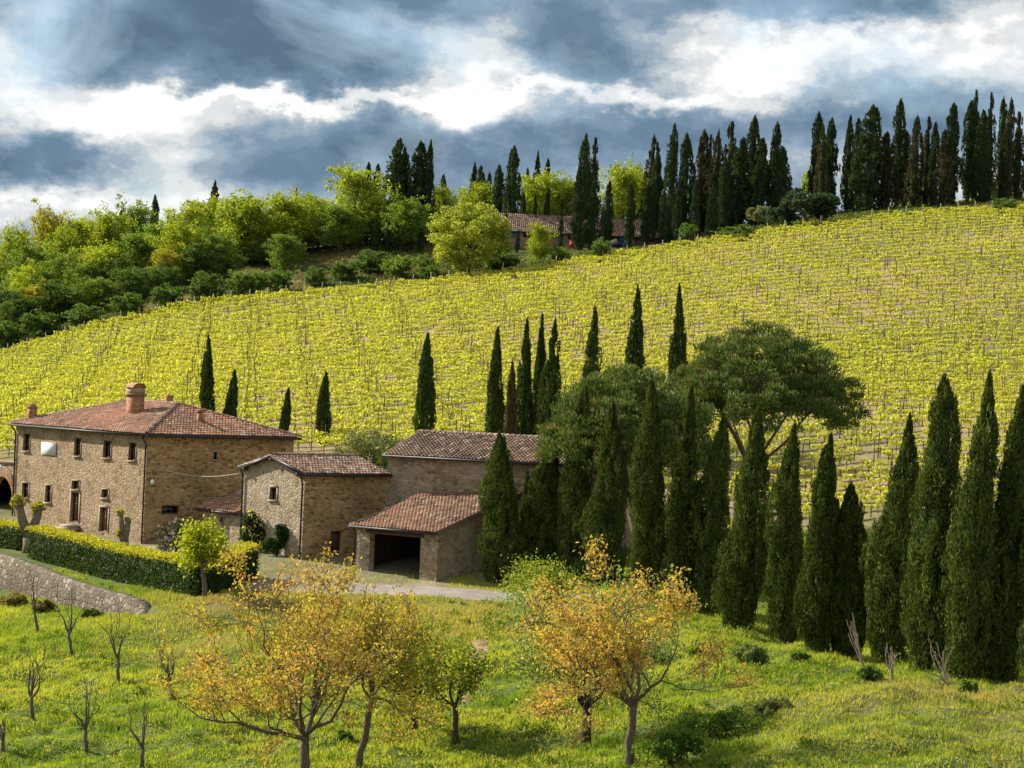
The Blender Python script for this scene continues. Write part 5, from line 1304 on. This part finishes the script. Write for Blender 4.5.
# ------------------------------------------------------------------ hedges
def hedge(line, h, w, label, seed):
    rng = np.random.default_rng(seed); lm = LM(); line = [np.array(p[:2]) for p in line]
    org = Vector((*line[0], H(*line[0])))
    for a, b in zip(line, line[1:]):
        d = b - a; L_ = np.linalg.norm(d); d = d / L_; nn = np.array([-d[1], d[0]])
        # core
        k = max(2, int(L_ / .6)); V = []; 
        for i in range(k + 1):
            c = a + d * (L_ * i / k); z = H(*c)
            for s, zz in ((-.82, -.2), (-.86, .86), (.86, .86), (.82, -.2)): V.append((c[0] + nn[0] * s * w / 2 - org.x, c[1] + nn[1] * s * w / 2 - org.y, z + (zz * h if zz > 0 else zz) - org.z))
        Fq = [(i * 4 + j, (i + 1) * 4 + j, (i + 1) * 4 + j + 1, i * 4 + j + 1) for i in range(k) for j in range(3)] + [(0, 1, 2, 3), (k * 4 + 3, k * 4 + 2, k * 4 + 1, k * 4)]
        lm.quads(np.array(V), Fq, np.tile(np.array((.03, .055, .015)), (len(V), 1)))
        N = int(L_ * (2 * h + w) * 260); t = rng.uniform(-w / 2, L_ + w / 2, N); per = rng.uniform(0, 2 * h + w, N)
        side = np.where(per < h, -1, np.where(per > h + w, 1, 0)); sv = np.where(side == 0, per - h - w / 2, side * w / 2); zz = np.where(side < 0, per, np.where(side > 0, per - h - w, h))
        bump = .10 * (fbm(t * 1.1, zz * 1.3 + sv, seed) - .5) * 2
        wl = rng.normal(0, .05, N) + bump
        sv2 = sv + np.where(side != 0, side * wl, 0); z2 = zz + np.where(side == 0, wl + .03, 0)
        ends = (t < 0) | (t > L_); sv2 = np.where(ends & (side != 0), sv2 * rng.uniform(0, 1, N), sv2); t2 = np.clip(t, -.12, L_ + .12) if len(line) == 2 else t
        x = a[0] + d[0] * t2 + nn[0] * sv2; y = a[1] + d[1] * t2 + nn[1] * sv2; z = Hs(x, y) + np.maximum(z2, .05)
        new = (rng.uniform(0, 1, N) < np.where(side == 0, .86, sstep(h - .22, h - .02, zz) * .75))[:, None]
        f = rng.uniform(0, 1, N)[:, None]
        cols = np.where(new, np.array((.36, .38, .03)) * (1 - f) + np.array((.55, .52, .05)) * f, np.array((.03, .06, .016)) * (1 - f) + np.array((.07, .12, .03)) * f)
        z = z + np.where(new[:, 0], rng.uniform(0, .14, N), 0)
        nr = norm(np.stack([nn[0] * side, nn[1] * side, (side == 0) * 1.0], -1) + rng.normal(size=(N, 3)) * .55)
        dd = norm(rng.normal(size=(N, 3)) + np.where(new, 1.2, .3) * np.array([0, 0, 1.0]))
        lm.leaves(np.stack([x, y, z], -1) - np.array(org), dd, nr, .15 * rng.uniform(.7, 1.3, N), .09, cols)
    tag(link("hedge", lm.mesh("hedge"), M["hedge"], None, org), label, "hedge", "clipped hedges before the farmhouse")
h0 = P(37, 557, 157.5); h1 = P(200, 594, 139.8); h2 = P(247, 579, 148.5)
hedge([h0, h1, h2], 1.85, 1.3, "long clipped hedge with yellow new shoots turning a corner below the cottage", 61)
hedge([P(-60, 536, 172), P(27, 552, 161.5)], 1.55, 1.3, "short clipped hedge at the left edge, beyond the gap by the pollard", 62)

# ------------------------------------------------------------------ branching trees with visible limbs
def branch_tree(seed, th, cw, ch, trunk_r, limbs=5, levels=3, leaves_per=14, ls=.16, pal=None, bark=(.15, .11, .085), up=.35, kids=(3, 4), tilt=(30, 70), lean=(0, 0), cl=.38, twig_leaf=True, low=0.0, mat=None, wig=.18, rmin=.013):
    """trunk to height th, then a crown cw wide and ch high; returns (trunk mesh, crown mesh or None)"""
    rng = np.random.default_rng(seed); br = []; tips = []
    def grow(p, d, L_, r, lev):
        n = 4; pts_ = [p]; rr = [r]
        for i in range(n):
            d = norm(d + rng.normal(size=3) * wig + np.array([0, 0, up * .22])); p = p + d * L_ / n; pts_.append(p); rr.append(r * (1 - .5 * (i + 1) / n))
        br.append((pts_, rr))
        if lev == 0: tips.append((p, d)); tips.append((pts_[2], d)); return
        if lev == 1: tips.append((pts_[3], d))
        k = rng.integers(kids[0], kids[1] + 1)
        for j in range(k):
            s = 1.0 if j == 0 else rng.uniform(.35, .95); i = min(n, int(s * n)); q = pts_[i]
            ax = norm(rng.normal(size=3)); ang = rad(rng.uniform(18, 55)) if j else rad(rng.uniform(5, 22))
            dd = norm(d * math.cos(ang) + norm(np.cross(d, ax)) * math.sin(ang)); dd[2] = dd[2] + low * .1
            grow(q, dd, L_ * rng.uniform(.55, .8), rr[i] * (.85 if j == 0 else .62), lev - 1)
    base = np.array([0, 0, 0.]); topp = np.array([lean[0], lean[1], th])
    k = 5; tp = [base + (topp - base) * i / k + np.array([*(rng.normal(size=2) * .012 * th * (0 < i < k)), 0]) for i in range(k + 1)]
    for j in range(limbs):
        a = 2 * math.pi * (j + rng.uniform(-.3, .3)) / limbs; tl = rad(rng.uniform(*tilt)) if j else rad(rng.uniform(5, 20))
        d = np.array([math.cos(a) * math.sin(tl), math.sin(a) * math.sin(tl), math.cos(tl)])
        st = tp[-1] if rng.uniform() < .6 else tp[-1] * .88 + tp[-2] * .12
        grow(st, d, 1.0, trunk_r * (.52 if leaves_per > 6 else .78), levels)
    # fit the crown to the measured size
    allp = np.concatenate([np.array(b[0]) for b in br]) - topp
    sx = cw / 2 / max(np.percentile(np.abs(allp[:, 0]), 99), np.percentile(np.abs(allp[:, 1]), 99)); zt = allp[:, 2].max(); sz = ch / zt
    sc = np.array([sx, sx, sz]); fit = lambda p: topp + (np.asarray(p) - topp) * sc
    mb = MB(); tp[0] = tp[0] - np.array([0, 0, .4])
    mb.tube([Vector(p) for p in tp], [trunk_r * 1.35, trunk_r * 1.08] + [trunk_r * (1 - .05 * i) for i in range(k - 1)], 9, bark)
    for p_, r_ in br: mb.tube([Vector(fit(p)) for p in p_], [max(q, rmin) for q in r_], 6 if r_[0] > .05 else 4, bark, cap=False)
    tm = mesh_np("trunk", np.array(mb.v), np.concatenate([np.array(f_) for f_ in mb.f]), [len(f_) for f_ in mb.f], np.array(mb.c), True)
    if not leaves_per: return tm, None, fit, tips
    T = np.array([fit(t[0]) for t in tips]); n = len(T); idx = np.repeat(np.arange(n), leaves_per); N = len(idx)
    keep = rng.uniform(0, 1, n) > .06; m = keep[idx]; idx = idx[m]; N = len(idx)
    pos = T[idx] + rng.normal(size=(N, 3)) * cl * np.array([1, 1, .75]); pos[:, 2] = np.maximum(pos[:, 2], th * .35); d = norm(rng.normal(size=(N, 3)) + np.array([0, 0, -.1])); nr = norm(rng.normal(size=(N, 3)) + np.array([0, 0, .7]))
    pal = np.array(pal); tone = rng.integers(0, len(pal), n); ci = np.where(rng.uniform(0, 1, N) < .55, tone[idx], rng.integers(0, len(pal), N)); cols = pal[ci] * rng.uniform(.75, 1.25, (N, 1))
    lm = LM(); lm.leaves(pos, d, nr, ls * rng.uniform(.7, 1.35, N), ls * .55, cols)
    return tm, lm.mesh("crown"), fit, tips

COPPER = [(.46, .31, .09), (.52, .41, .10), (.44, .40, .08), (.55, .47, .11), (.38, .39, .08), (.46, .26, .10), (.50, .37, .12)]
YELLOW = [(.44, .37, .08), (.40, .38, .08), (.44, .32, .08), (.30, .34, .06), (.40, .40, .08)]
GREENY = [(.20, .26, .04), (.28, .32, .05), (.15, .22, .035), (.33, .33, .05)]
PALEG = [(.22, .28, .09), (.30, .35, .14), (.17, .23, .07), (.42, .45, .26), (.24, .30, .08)]
def fore_tree(px, py, D, fork, crown, r_px, label, pal, seed, mat="orange", D_fix=None, cat="tree", group="young leafed trees in the meadow", name="leafing_tree", **kw):
    """base pixel (px,py), fork pixel, crown box (x0,y0,x1,y1)"""
    b = stand(px, D) if D else hit(px, py, 60, 160)
    D = b.y; fz = top_z(fork[0], fork[1], D); fx = ray(*fork)[0] * D; th = fz - b.z; cw = (crown[2] - crown[0]) / F * D; ch = top_z((crown[0] + crown[2]) / 2, crown[1], D) - fz
    tm, cm, _, _ = branch_tree(seed, th, cw, ch, r_px / F * D / 2, lean=(fx - b.x, 0), pal=pal, **kw)
    e = empty(name, b, label, cat, group); link("trunk", tm, M["bark"], e); link("crown", cm, M[mat], e)
    return e
fore_tree(305, 790, 86, (305, 736), (168, 545, 434, 768), 10, "large wide copper leaved tree in the meadow, left foreground", COPPER, 21, limbs=7, levels=4, kids=(2, 3), leaves_per=17, ls=.15, tilt=(32, 84), cl=.20, up=.24, wig=.22)
fore_tree(358, 767, 89, (372, 696), (318, 596, 434, 730), 7, "slim trunked golden tree close behind the large copper one", YELLOW, 22, limbs=6, levels=3, kids=(3, 3), leaves_per=15, ls=.15, tilt=(35, 80), cl=.32)
fore_tree(414, 737, 98, (413, 700), (352, 612, 452, 716), 8, "golden green tree with short dark trunk right of the copper trees", YELLOW[1:4] + GREENY[:2], 23, limbs=5, levels=3, kids=(3, 3), leaves_per=24, ls=.17, tilt=(35, 85), cl=.34, bark=(.07, .055, .045))
fore_tree(456, 743, 96, (455, 706), (424, 642, 490, 716), 6, "small fresh green tree with a thin dark trunk", GREENY, 24, mat="leaf", limbs=4, levels=3, kids=(2, 3), leaves_per=16, ls=.18, tilt=(25, 60), cl=.28, bark=(.08, .06, .05))
fore_tree(586, 740, 96, (586, 706), (490, 572, 640, 716), 10, "pale green tree with white flecked leaves behind the right copper tree", PALEG, 25, mat="leaf", limbs=7, levels=3, kids=(3, 3), leaves_per=24, ls=.15, tilt=(35, 95), cl=.42, bark=(.06, .05, .04))
fore_tree(540, 640, None, (540, 612), (498, 564, 600, 650), 7, "fresh green bushy tree between road and right copper tree", GREENY, 29, mat="leaf", limbs=6, levels=3, kids=(2, 3), leaves_per=30, ls=.16, tilt=(35, 90), cl=.40, bark=(.08, .06, .05))
fore_tree(627, 768, 84, (634, 704), (526, 542, 740, 740), 8.5, "copper leaved tree with leaning trunk in the right foreground", COPPER, 126, limbs=7, levels=4, kids=(2, 3), leaves_per=17, ls=.145, tilt=(28, 82), cl=.19, up=.26, wig=.22)
LIME = [(.30, .36, .03), (.38, .42, .04), (.24, .31, .03), (.44, .44, .05)]
fore_tree(205, 586, 137.5, (203, 566), (174, 521, 226, 575), 5, "small rounded lime green tree in front of the hedge corner", LIME, 27, mat="leaf", limbs=7, levels=3, kids=(2, 3), leaves_per=20, ls=.22, tilt=(30, 90), cl=.30, name="lime_green_tree", group=None)

# pruned bare olive trees in the grove
BARE = [
    (38, 633, 18, 52, "bare pruned tree near the wall foot, leaning stem with two short arms", 31),
    (72, 657, 24, 58, "bare pruned tree with three thin upright arms below the wall", 32),
    (118, 682, 30, 58, "bare pruned tree with wide curved arms at the grove centre", 33),
    (32, 720, 34, 60, "bare pruned tree with several forked arms at the grove's left", 34),
    (86, 753, 26, 62, "bare pruned tree with a few pale leaves, front of the grove", 35),
    (172, 700, 26, 46, "bare slender pruned tree beside the copper tree's edge", 36),
    (142, 772, 34, 56, "bare pruned tree with a wide fork at the bottom edge", 37),
    (3, 752, 16, 30, "stub of a bare pruned tree at the left edge", 38),
]
for px, py, w_, h_, lab, sd in BARE:
    b = hit(px, min(py, 766), 70, 170)
    if py > 766: b = stand(px, 95.5)
    D = b.y; ht = h_ * 1.2 / F * D; w = w_ * 1.3 / F * D
    tm, cm, _, _ = branch_tree(sd, ht * .30, w * 1.15, ht * .74, .088, limbs=3 if sd % 2 else 4, levels=3, leaves_per=0 if sd != 35 else 6, ls=.12, pal=PALEG, bark=(.13, .10, .075), rmin=.016, kids=(1, 2), tilt=(34, 68), up=.55, cl=.2, lean=(random.Random(sd).uniform(-.25, .1), 0))
    # arms keep some thickness
    e = empty("pruned_tree", b, lab, "tree", "bare pruned trees of the grove"); link("trunk", tm, M["bark"], e)
    if cm: link("crown", cm, M["leaf"], e)

# pollards in front of the farmhouse
def pollard(px, py, D, ht_px, heads, lab, seed, th=1.0):
    b = stand(px, D); D = b.y; k = D / F; rng = np.random.default_rng(seed)
    root = empty("pollard_tree", b, lab, "tree", "pollarded trees before the farmhouse"); mb = MB(); lm = LM(); bc = (.20, .15, .10)
    z1 = ht_px * k * .34
    mb.tube([(0, 0, -.3), (.03, 0, z1 * .5), (0, 0, z1)], [.55 * th, .46 * th, .44 * th], 9, bc)
    for hx, hz, r in heads:
        e = Vector((hx * k, rng.uniform(-.2, .2), hz * k)); mb.tube([(0, 0, z1 * .85), Vector((0, 0, z1)).lerp(e, .5) + Vector((hx * k * .12, 0, 0)), e], [.38 * th, .32 * th, .30 * th], 8, bc); mb.ball(e, .30 * th, 8, 6, bc)
        N = 130 if r > 0 else 30; q = norm(rng.normal(size=(N, 3)) + np.array([0, 0, .3])); pos = np.array(e) + q * abs(r) * k * rng.uniform(.7, 1.1, (N, 1)); f = rng.uniform(0, 1, (N, 1))
        lm.leaves(pos, norm(q + rng.normal(size=(N, 3)) * .5), norm(rng.normal(size=(N, 3))), .26, .17, np.array((.25, .27, .03)) * (1 - f) + np.array((.45, .40, .04)) * f)
    mb.build("trunk", M["bark"], root, smooth=True); link("crown", lm.mesh("crown"), M["leaf"], root)
pollard(29, 530, 160, 44, [(-13, 50, 7), (7, 44, 7)], "stout pollarded tree with two leafy knobs by the hedge gap", 71)
pollard(124, 545, 158, 42, [(-6, 42, -4), (3, 35, -3), (-5, 22, 3)], "short pollarded trunk with a knotted head before the small house door", 72, .62)

# shrubs around the houses
def shrub(px, D, top_py, wpx, lab, c1, c2, seed, name="shrub", flowers=None, ncl=26, per=90, ls=.17, py_off=0, cat="shrub", depth=1.0, loc=None):
    b = loc or stand(px, D); D = b.y; ht = max(.5, top_z(px, top_py, D) - b.z); R = wpx / 2 / F * D
    rng = np.random.default_rng(seed); lm = LM(); q = norm(rng.normal(size=(ncl, 3))); q[:, 2] = np.abs(q[:, 2]) * 1.0
    cc = q * rng.uniform(.3, .8, (ncl, 1)) * np.array([R, R * depth, ht * .85]) + np.array([0, 0, ht * .12]); cr = rng.uniform(.22, .38, ncl) * min(R, ht * .7)
    idx = np.repeat(np.arange(ncl), per); N = len(idx); o = norm(rng.normal(size=(N, 3)) + np.array([0, 0, .25])); pos = cc[idx] + o * cr[idx][:, None] * rng.uniform(.5, 1.1, (N, 1)) * np.array([1, depth, 1]); pos[:, 2] = np.maximum(pos[:, 2], .03)
    f = np.clip(.5 * rng.uniform(0, 1, ncl)[idx] + .5 * rng.uniform(0, 1, N), 0, 1)[:, None]; cols = np.array(c1) * (1 - f) + np.array(c2) * f
    lm.leaves(pos, norm(rng.normal(size=(N, 3))), norm(o + rng.normal(size=(N, 3)) * .5), ls * rng.uniform(.7, 1.3, N), ls * .6, cols)
    e = empty(name, b, lab, cat)
    mb = MB()
    for j in range(6): t = Vector(cc[j % ncl]); mb.tube([(0, 0, -.2), (t * .5) + Vector((0, 0, .1)), t], [.05, .035, .015], 5, (.12, .09, .06))
    mb.build("stem", M["bark"], e)
    if flowers:
        fc, nf, fs = flowers; fl = lm; o = norm(rng.normal(size=(nf, 3)) + np.array([-.2, -.5, .5])); j = rng.integers(0, ncl, nf); pos = cc[j] + o * cr[j][:, None] * 1.08 * np.array([1, depth, 1]); pos[:, 2] = np.maximum(pos[:, 2], .3)
        for sft in range(3): fl.leaves(pos + rng.normal(size=(nf, 3)) * fs * .25, norm(rng.normal(size=(nf, 3))), norm(o + rng.normal(size=(nf, 3)) * .4), fs, fs * .9, np.array(fc) * rng.uniform(.8, 1.2, (nf, 1)))
    link("foliage", lm.mesh("foliage"), M["leaf"], e)
    return e
shrub(175, 158, 503, 46, "lilac bush with purple flowers at the farmhouse end wall", (.04, .065, .03), (.09, .13, .05), 81, "lilac_bush", ((.26, .16, .40), 130, .2))
p_ = CA + Lv * 5.0 - Rv * .45; p_.z = H(p_.x, p_.y)
shrub(258, 0, 505, 40, "climbing rose with yellow blooms on the cottage gable", (.02, .045, .02), (.05, .09, .03), 82, "climbing_rose", ((.75, .62, .12), 60, .17), depth=.45, loc=p_)
p_ = CA + Lv * 2.3 - Rv * .45; p_.z = H(p_.x, p_.y)
shrub(284, 0, 510, 34, "dark green climber on the cottage gable right of the rose", (.025, .06, .02), (.055, .11, .03), 83, "climbing_shrub", None, depth=.45, loc=p_)
shrub(370, 192, 424, 96, "wide pale leaved garden shrub behind the cottage roof", (.12, .14, .055), (.24, .25, .13), 84, "garden_shrub", ((.45, .42, .34), 120, .2), ncl=50, per=110, ls=.22)
shrub(395, 186, 430, 40, "darker green shrub at the barn's left corner", (.06, .09, .025), (.12, .15, .04), 85, "garden_shrub", None, ncl=30)
GM = "low bushes at the foot of the cypress line"
for i, (px, py, tpy, w_, lab, c1, c2) in enumerate([
    (652, 660, 640, 40, "grey green domed bush at the cypress feet right of the copper tree", (.12, .15, .06), (.24, .28, .12)),
    (700, 656, 644, 26, "small bright green bush below the broad cone cypress", (.10, .16, .03), (.20, .27, .05)),
    (748, 662, 642, 44, "dull green bush spread under the waisted cypress", (.11, .15, .06), (.21, .26, .10)),
    (800, 662, 650, 26, "low dark green bush under the slender bushy waisted cypress", (.08, .14, .04), (.17, .26, .06)),
    (868, 682, 664, 30, "dark bush by the dead branch", (.07, .12, .04), (.15, .22, .06)),
    (968, 695, 676, 22, "fresh green weed clump at the foot of the tall pointed cypress", (.10, .16, .04), (.20, .26, .06)),
    (722, 742, 690, 112, "large dark tangled bush in the hollow right of the copper tree", (.05, .10, .02), (.12, .20, .04)),
    (672, 764, 722, 90, "dark low bush at the lower left of the hollow", (.05, .10, .02), (.12, .20, .04)),
    (770, 716, 692, 56, "pale seeding bush at the upper end of the hollow", (.13, .17, .06), (.26, .29, .13)),
    (545, 588, 566, 30, "dark bush between the first cypresses and the road end", (.03, .06, .02), (.07, .11, .03)),
    (12, 606, 588, 34, "brownish scrub at the retaining wall's foot near the left edge", (.16, .13, .06), (.27, .24, .10)),
    (44, 612, 598, 26, "low brownish scrub at the middle of the retaining wall's foot", (.17, .13, .07), (.28, .23, .12)),
    (92, 618, 606, 26, "small green scrub near the right end of the retaining wall", (.10, .14, .04), (.22, .26, .08)),
    (345, 742, 730, 20, "small dark weed clump beside the dark trunked golden tree", (.04, .08, .02), (.08, .14, .03)),
]):
    b = hit(px, py, 70, 170); shrub(px, 0, tpy, w_, lab, c1, c2, 500 + i, "bush", None, ncl=22, per=80, ls=.16, cat="bush", loc=b)["group"] = GM

# dead branches at the cypress feet
def dead_branch(px, py, h_px, w_px, lab, seed, lean):
    b = hit(px, py, 70, 160); k = b.y / F
    tm, _, _, _ = branch_tree(seed, .15, w_px * k, h_px * k, .05, limbs=5, levels=2, leaves_per=0, bark=(.30, .24, .18), kids=(2, 2), tilt=(10, 45), up=.5, lean=(0, 0))
    o = link("dead_branches", tm, M["bark"], None, b); o.rotation_euler = (0, rad(lean), 0); tag(o, lab, "dead branches")
dead_branch(866, 676, 60, 22, "bleached dead branch leaning on the shortest cypress", 91, -18)
dead_branch(950, 690, 52, 50, "tangle of dry brown twigs at the foot of the thickest cypress", 92, -22)
dead_branch(892, 680, 34, 16, "thin dry stems at the foot of the long tapering cypress", 93, -8)

# ------------------------------------------------------------------ umbrella pines
def umbrella_pine(px, D, crown, lab, seed, trunk_px):
    """crown box (x0,y0,x1,y1) in the picture at distance D"""
    b = stand(trunk_px, D); k = D / F; rng = np.random.default_rng(seed)
    cx = ray((crown[0] + crown[2]) / 2, (crown[1] + crown[3]) / 2)[0] * D - b.x; R = (crown[2] - crown[0]) / 2 * k
    zt = top_z((crown[0] + crown[2]) / 2, crown[1], D) - b.z; zb = top_z((crown[0] + crown[2]) / 2, crown[3], D) - b.z; ht = zt - zb
    ncl = 520; r = np.sqrt(rng.uniform(0, 1, ncl)); th = rng.uniform(0, 2 * np.pi, ncl)
    lob = 1 + .10 * np.sin(3 * th + seed) + .07 * np.sin(7 * th + 1)
    rx = r * lob
    dome = np.sqrt(np.clip(1 - (r * .98) ** 2, 0, 1)); z = zb + ht * (-.04 + .98 * dome * rng.uniform(.10, 1.0, ncl) ** .55) + rng.normal(0, .20, ncl)
    cc = np.stack([cx + np.cos(th) * rx * R * .95, np.sin(th) * rx * R * .95, z], -1)
    per = 100; idx = np.repeat(np.arange(ncl), per); N = len(idx); cr = rng.uniform(.45, .95, ncl)
    o = norm(rng.normal(size=(N, 3)) + np.array([0, 0, .55])); pos = cc[idx] + o * cr[idx][:, None] * rng.uniform(.45, 1.05, (N, 1)) * np.array([1, 1, .62])
    d = norm(o + np.array([0, 0, .8]) + rng.normal(size=(N, 3)) * .3); nr = norm(o + rng.normal(size=(N, 3)) * .55)
    f = np.clip(.45 * rng.uniform(0, 1, ncl)[idx] + .55 * rng.uniform(0, 1, N), 0, 1)[:, None]
    cols = np.array((.05, .10, .022)) * (1 - f) + np.array((.16, .22, .05)) * f
    lit_tips = (o[:, 2] > .55) & (rng.uniform(0, 1, N) < .30); cols[lit_tips] = np.array((.28, .24, .12)) * rng.uniform(.8, 1.2, (lit_tips.sum(), 1))  # tan sunlight on upward needles painted into their colour
    lm = LM(); lm.leaves(pos, d, nr, .28 * rng.uniform(.7, 1.3, N), .095, cols)
    root = empty("umbrella_pine", b, lab, "pine tree", "umbrella pines"); mb = MB(); bc = (.15, .11, .07)
    fork = Vector((cx * .6, 0, zb * .62)); mb.tube([(0, 0, -.4), Vector((cx * .2, .1, zb * .35)), fork], [.42, .34, .3], 9, bc)
    nl = 9
    for j in range(nl):
        an = 2 * math.pi * (j + rng.uniform(-.3, .3)) / nl; rr_ = R * rng.uniform(.42, .62) * (0.35 if j == 0 else 1)
        elbow = Vector((cx + math.cos(an) * rr_, math.sin(an) * rr_, zb + ht * rng.uniform(.12, .30))); s0 = fork + Vector((0, 0, rng.uniform(-.2, .9)))
        m1 = s0.lerp(elbow, .5) + Vector((*(rng.normal(size=2) * .2), -.12 * rr_ + .3)); mb.tube([s0, m1, elbow], [.13, .09, .05], 6, bc, cap=False)
        dist = np.hypot(cc[:, 0] - elbow.x, cc[:, 1] - elbow.y); near = np.argsort(dist)[:90]
        for q in rng.choice(near, 13, replace=False):
            t = Vector(cc[q]); t.z -= .15; st = m1.lerp(elbow, rng.uniform(.5, 1)); mm = st.lerp(t, .5) + Vector(rng.normal(size=3) * .22); mb.tube([st, mm, t], [.05, .035, .015], 5, bc, cap=False)
            for _ in range(2): mb.tube([mm, mm.lerp(t, .6) + Vector((*(rng.normal(size=2) * .6), rng.uniform(0, .4)))], [.03, .012], 4, bc, cap=False)
    mb.build("trunk", M["bark"], root, smooth=True); link("crown", lm.mesh("crown"), M["pine"], root)
umbrella_pine(765, 158, (664, 320, 862, 430), "larger umbrella pine with a wide flat dome and open branches, on the right", 95, 735)
umbrella_pine(630, 150, (534, 362, 718, 470), "nearer umbrella pine rising behind the middle of the cypress line", 96, 640)

# ------------------------------------------------------------------ grass and undergrowth (uncountable)
def grass():
    rng = np.random.default_rng(1234); N = 760000
    D = np.sqrt(rng.uniform(70 ** 2, 178 ** 2, N)); a = rng.uniform(-.222, .222, N); x = a * D; y = D.copy()
    # keep grass off road, terrace, buildings
    t = (x - WALL1[0]) * WALL_DIR[0] + (y - WALL1[1]) * WALL_DIR[1]; s = (x - WALL1[0]) * WALL_N[0] + (y - WALL1[1]) * WALL_N[1]
    rl = np.interp(x, [p.x for p in ROAD], [p.y for p in ROAD])
    ok = ((y < 152) | (x > 1.5)) & (y < bottom_y(x) - 1.5) & ~((np.abs(y - rl) < 3.0) & (x > ROAD[0].x - 3) & (x < ROAD[-1].x)) & ~((s > -.45) & (s < .55) & (t > -1.5))
    ok &= ~((y > rl - 1) & (x < -3.5) & (x > -40) & (s < -1.2) & (rng.uniform(0, 1, N) < .93))
    pp = [hit(479, 640), hit(470, 685)]; pd = np.abs(x - np.interp(y, [pp[1].y, pp[0].y], [pp[1].x, pp[0].x])); ok &= ~((pd < .6) & (y > pp[1].y) & (y < pp[0].y))
    tuft = .55 * fbm(x * .7, y * .7, 77) + .45 * fbm(x * 1.9, y * 1.9, 79); big = fbm(x * .16, y * .2, 78, 3)
    ok &= rng.uniform(0, 1, N) < (.25 + 1.1 * tuft)
    x, y, tuft, big = x[ok], y[ok], tuft[ok], big[ok]; n = len(x); z = Hs(x, y); dm = dry_mask(x, y)
    hgt = (.07 + .50 * np.clip(tuft - .38, 0, 1) + .08 * big) * rng.uniform(.6, 1.4, n); w = rng.uniform(.018, .045, n); an = rng.uniform(0, np.pi, n)
    lean = rng.normal(0, .4, (n, 2)) * hgt[:, None]
    p = np.stack([x, y, z - .02], -1); sd = np.stack([np.cos(an), np.sin(an), 0 * an], -1) * w[:, None]
    V = np.stack([p - sd, p + sd, p + np.stack([lean[:, 0], lean[:, 1], hgt], -1)], 1).reshape(-1, 3)
    f = np.clip((tuft - .40) * 3.2 + rng.uniform(-.25, .25, n), 0, 1)[:, None]; g = np.clip((big - .35) * 2.4 + rng.uniform(-.15, .15, n), 0, 1)[:, None]
    c = np.array((.34, .43, .045)) * (1 - f) + np.array((.12, .23, .03)) * f
    c = c * (1 - g) + np.array((.45, .49, .085)) * g
    c = c * (1 - dm[:, None]) + np.array((.42, .33, .17)) * dm[:, None]
    cols = np.repeat(c, 3, 0); lm = LM(); lm.tris(V, cols)
    tag(link("grass", lm.mesh("grass"), M["grass"]), kind="stuff")
grass()

def weeds():
    rng = np.random.default_rng(4321); n = 2600; D = np.sqrt(rng.uniform(72 ** 2, 140 ** 2, n)); x = rng.uniform(-.222, .222, n) * D; y = D
    t = (x - WALL1[0]) * WALL_DIR[0] + (y - WALL1[1]) * WALL_DIR[1]; sg = (x - WALL1[0]) * WALL_N[0] + (y - WALL1[1]) * WALL_N[1]
    rl = np.interp(x, [p.x for p in ROAD], [p.y for p in ROAD]); ok = (y < rl - 3.2) & ~((sg < .6) & (t > -1.5)) & (rng.uniform(0, 1, n) < sstep(.42, .62, fbm(x * .22, y * .22, 88)) + .05)
    x, y = x[ok], y[ok]; n = len(x); per = 46; idx = np.repeat(np.arange(n), per); N = len(idx); sz = rng.uniform(.22, .62, n); tone = rng.integers(0, 4, n)
    o = norm(rng.normal(size=(N, 3)) + np.array([0, 0, .6])); o[:, 2] = np.abs(o[:, 2]); r = (sz[idx] * rng.uniform(.4, 1.0, N))[:, None]
    X, Y = x[idx] + o[:, 0] * r[:, 0], y[idx] + o[:, 1] * r[:, 0]; pos = np.stack([X, Y, Hs(X, Y) + .04 + o[:, 2] * r[:, 0] * .8], -1)
    pal = np.array([(.14, .23, .035), (.24, .30, .05), (.36, .36, .10), (.10, .17, .04)]); c = pal[tone[idx]] * rng.uniform(.7, 1.3, (N, 1))
    lm = LM(); lm.leaves(pos, norm(o + np.array([0, 0, .6]) + rng.normal(size=(N, 3)) * .4), norm(rng.normal(size=(N, 3)) + o), .16 * rng.uniform(.6, 1.4, N), .06, c)
    tag(link("weeds", lm.mesh("weeds"), M["grass"]), kind="stuff")
weeds()

def undergrowth():
    rng = np.random.default_rng(555); N = 60000
    D = rng.uniform(316, 378, N); a = rng.uniform(-.222, .222, N); x = a * D; rs = row_s(x, D)
    ok = (rs < -1.5) & (rng.uniform(0, 1, N) < .3 + fbm(x * .25, D * .25, 91)) & ~((D > 344) & (x > -4) & (x < 24))
    x, y = x[ok], D[ok]; n = len(x); bg = fbm(x * .14, y * .14, 92); z = Hs(x, y) + rng.uniform(0, .6, n) * np.clip(bg * 1.6 - .3, .1, 1)
    f = rng.uniform(0, 1, (n, 1)); warm = (sstep(.52, .62, fbm(x * .12, y * .16, 93)) * .8)[:, None]
    c = (np.array((.05, .085, .022)) * (1 - f) + np.array((.13, .17, .035)) * f) * (1 - warm) + np.array((.22, .16, .08)) * warm
    lm = LM(); lm.leaves(np.stack([x, y, z], -1), norm(rng.normal(size=(n, 3))), norm(rng.normal(size=(n, 3)) + np.array([0, 0, .8])), .45, .28, c)
    tag(link("undergrowth", lm.mesh("undergrowth"), M["leaf"]), kind="stuff")
undergrowth()
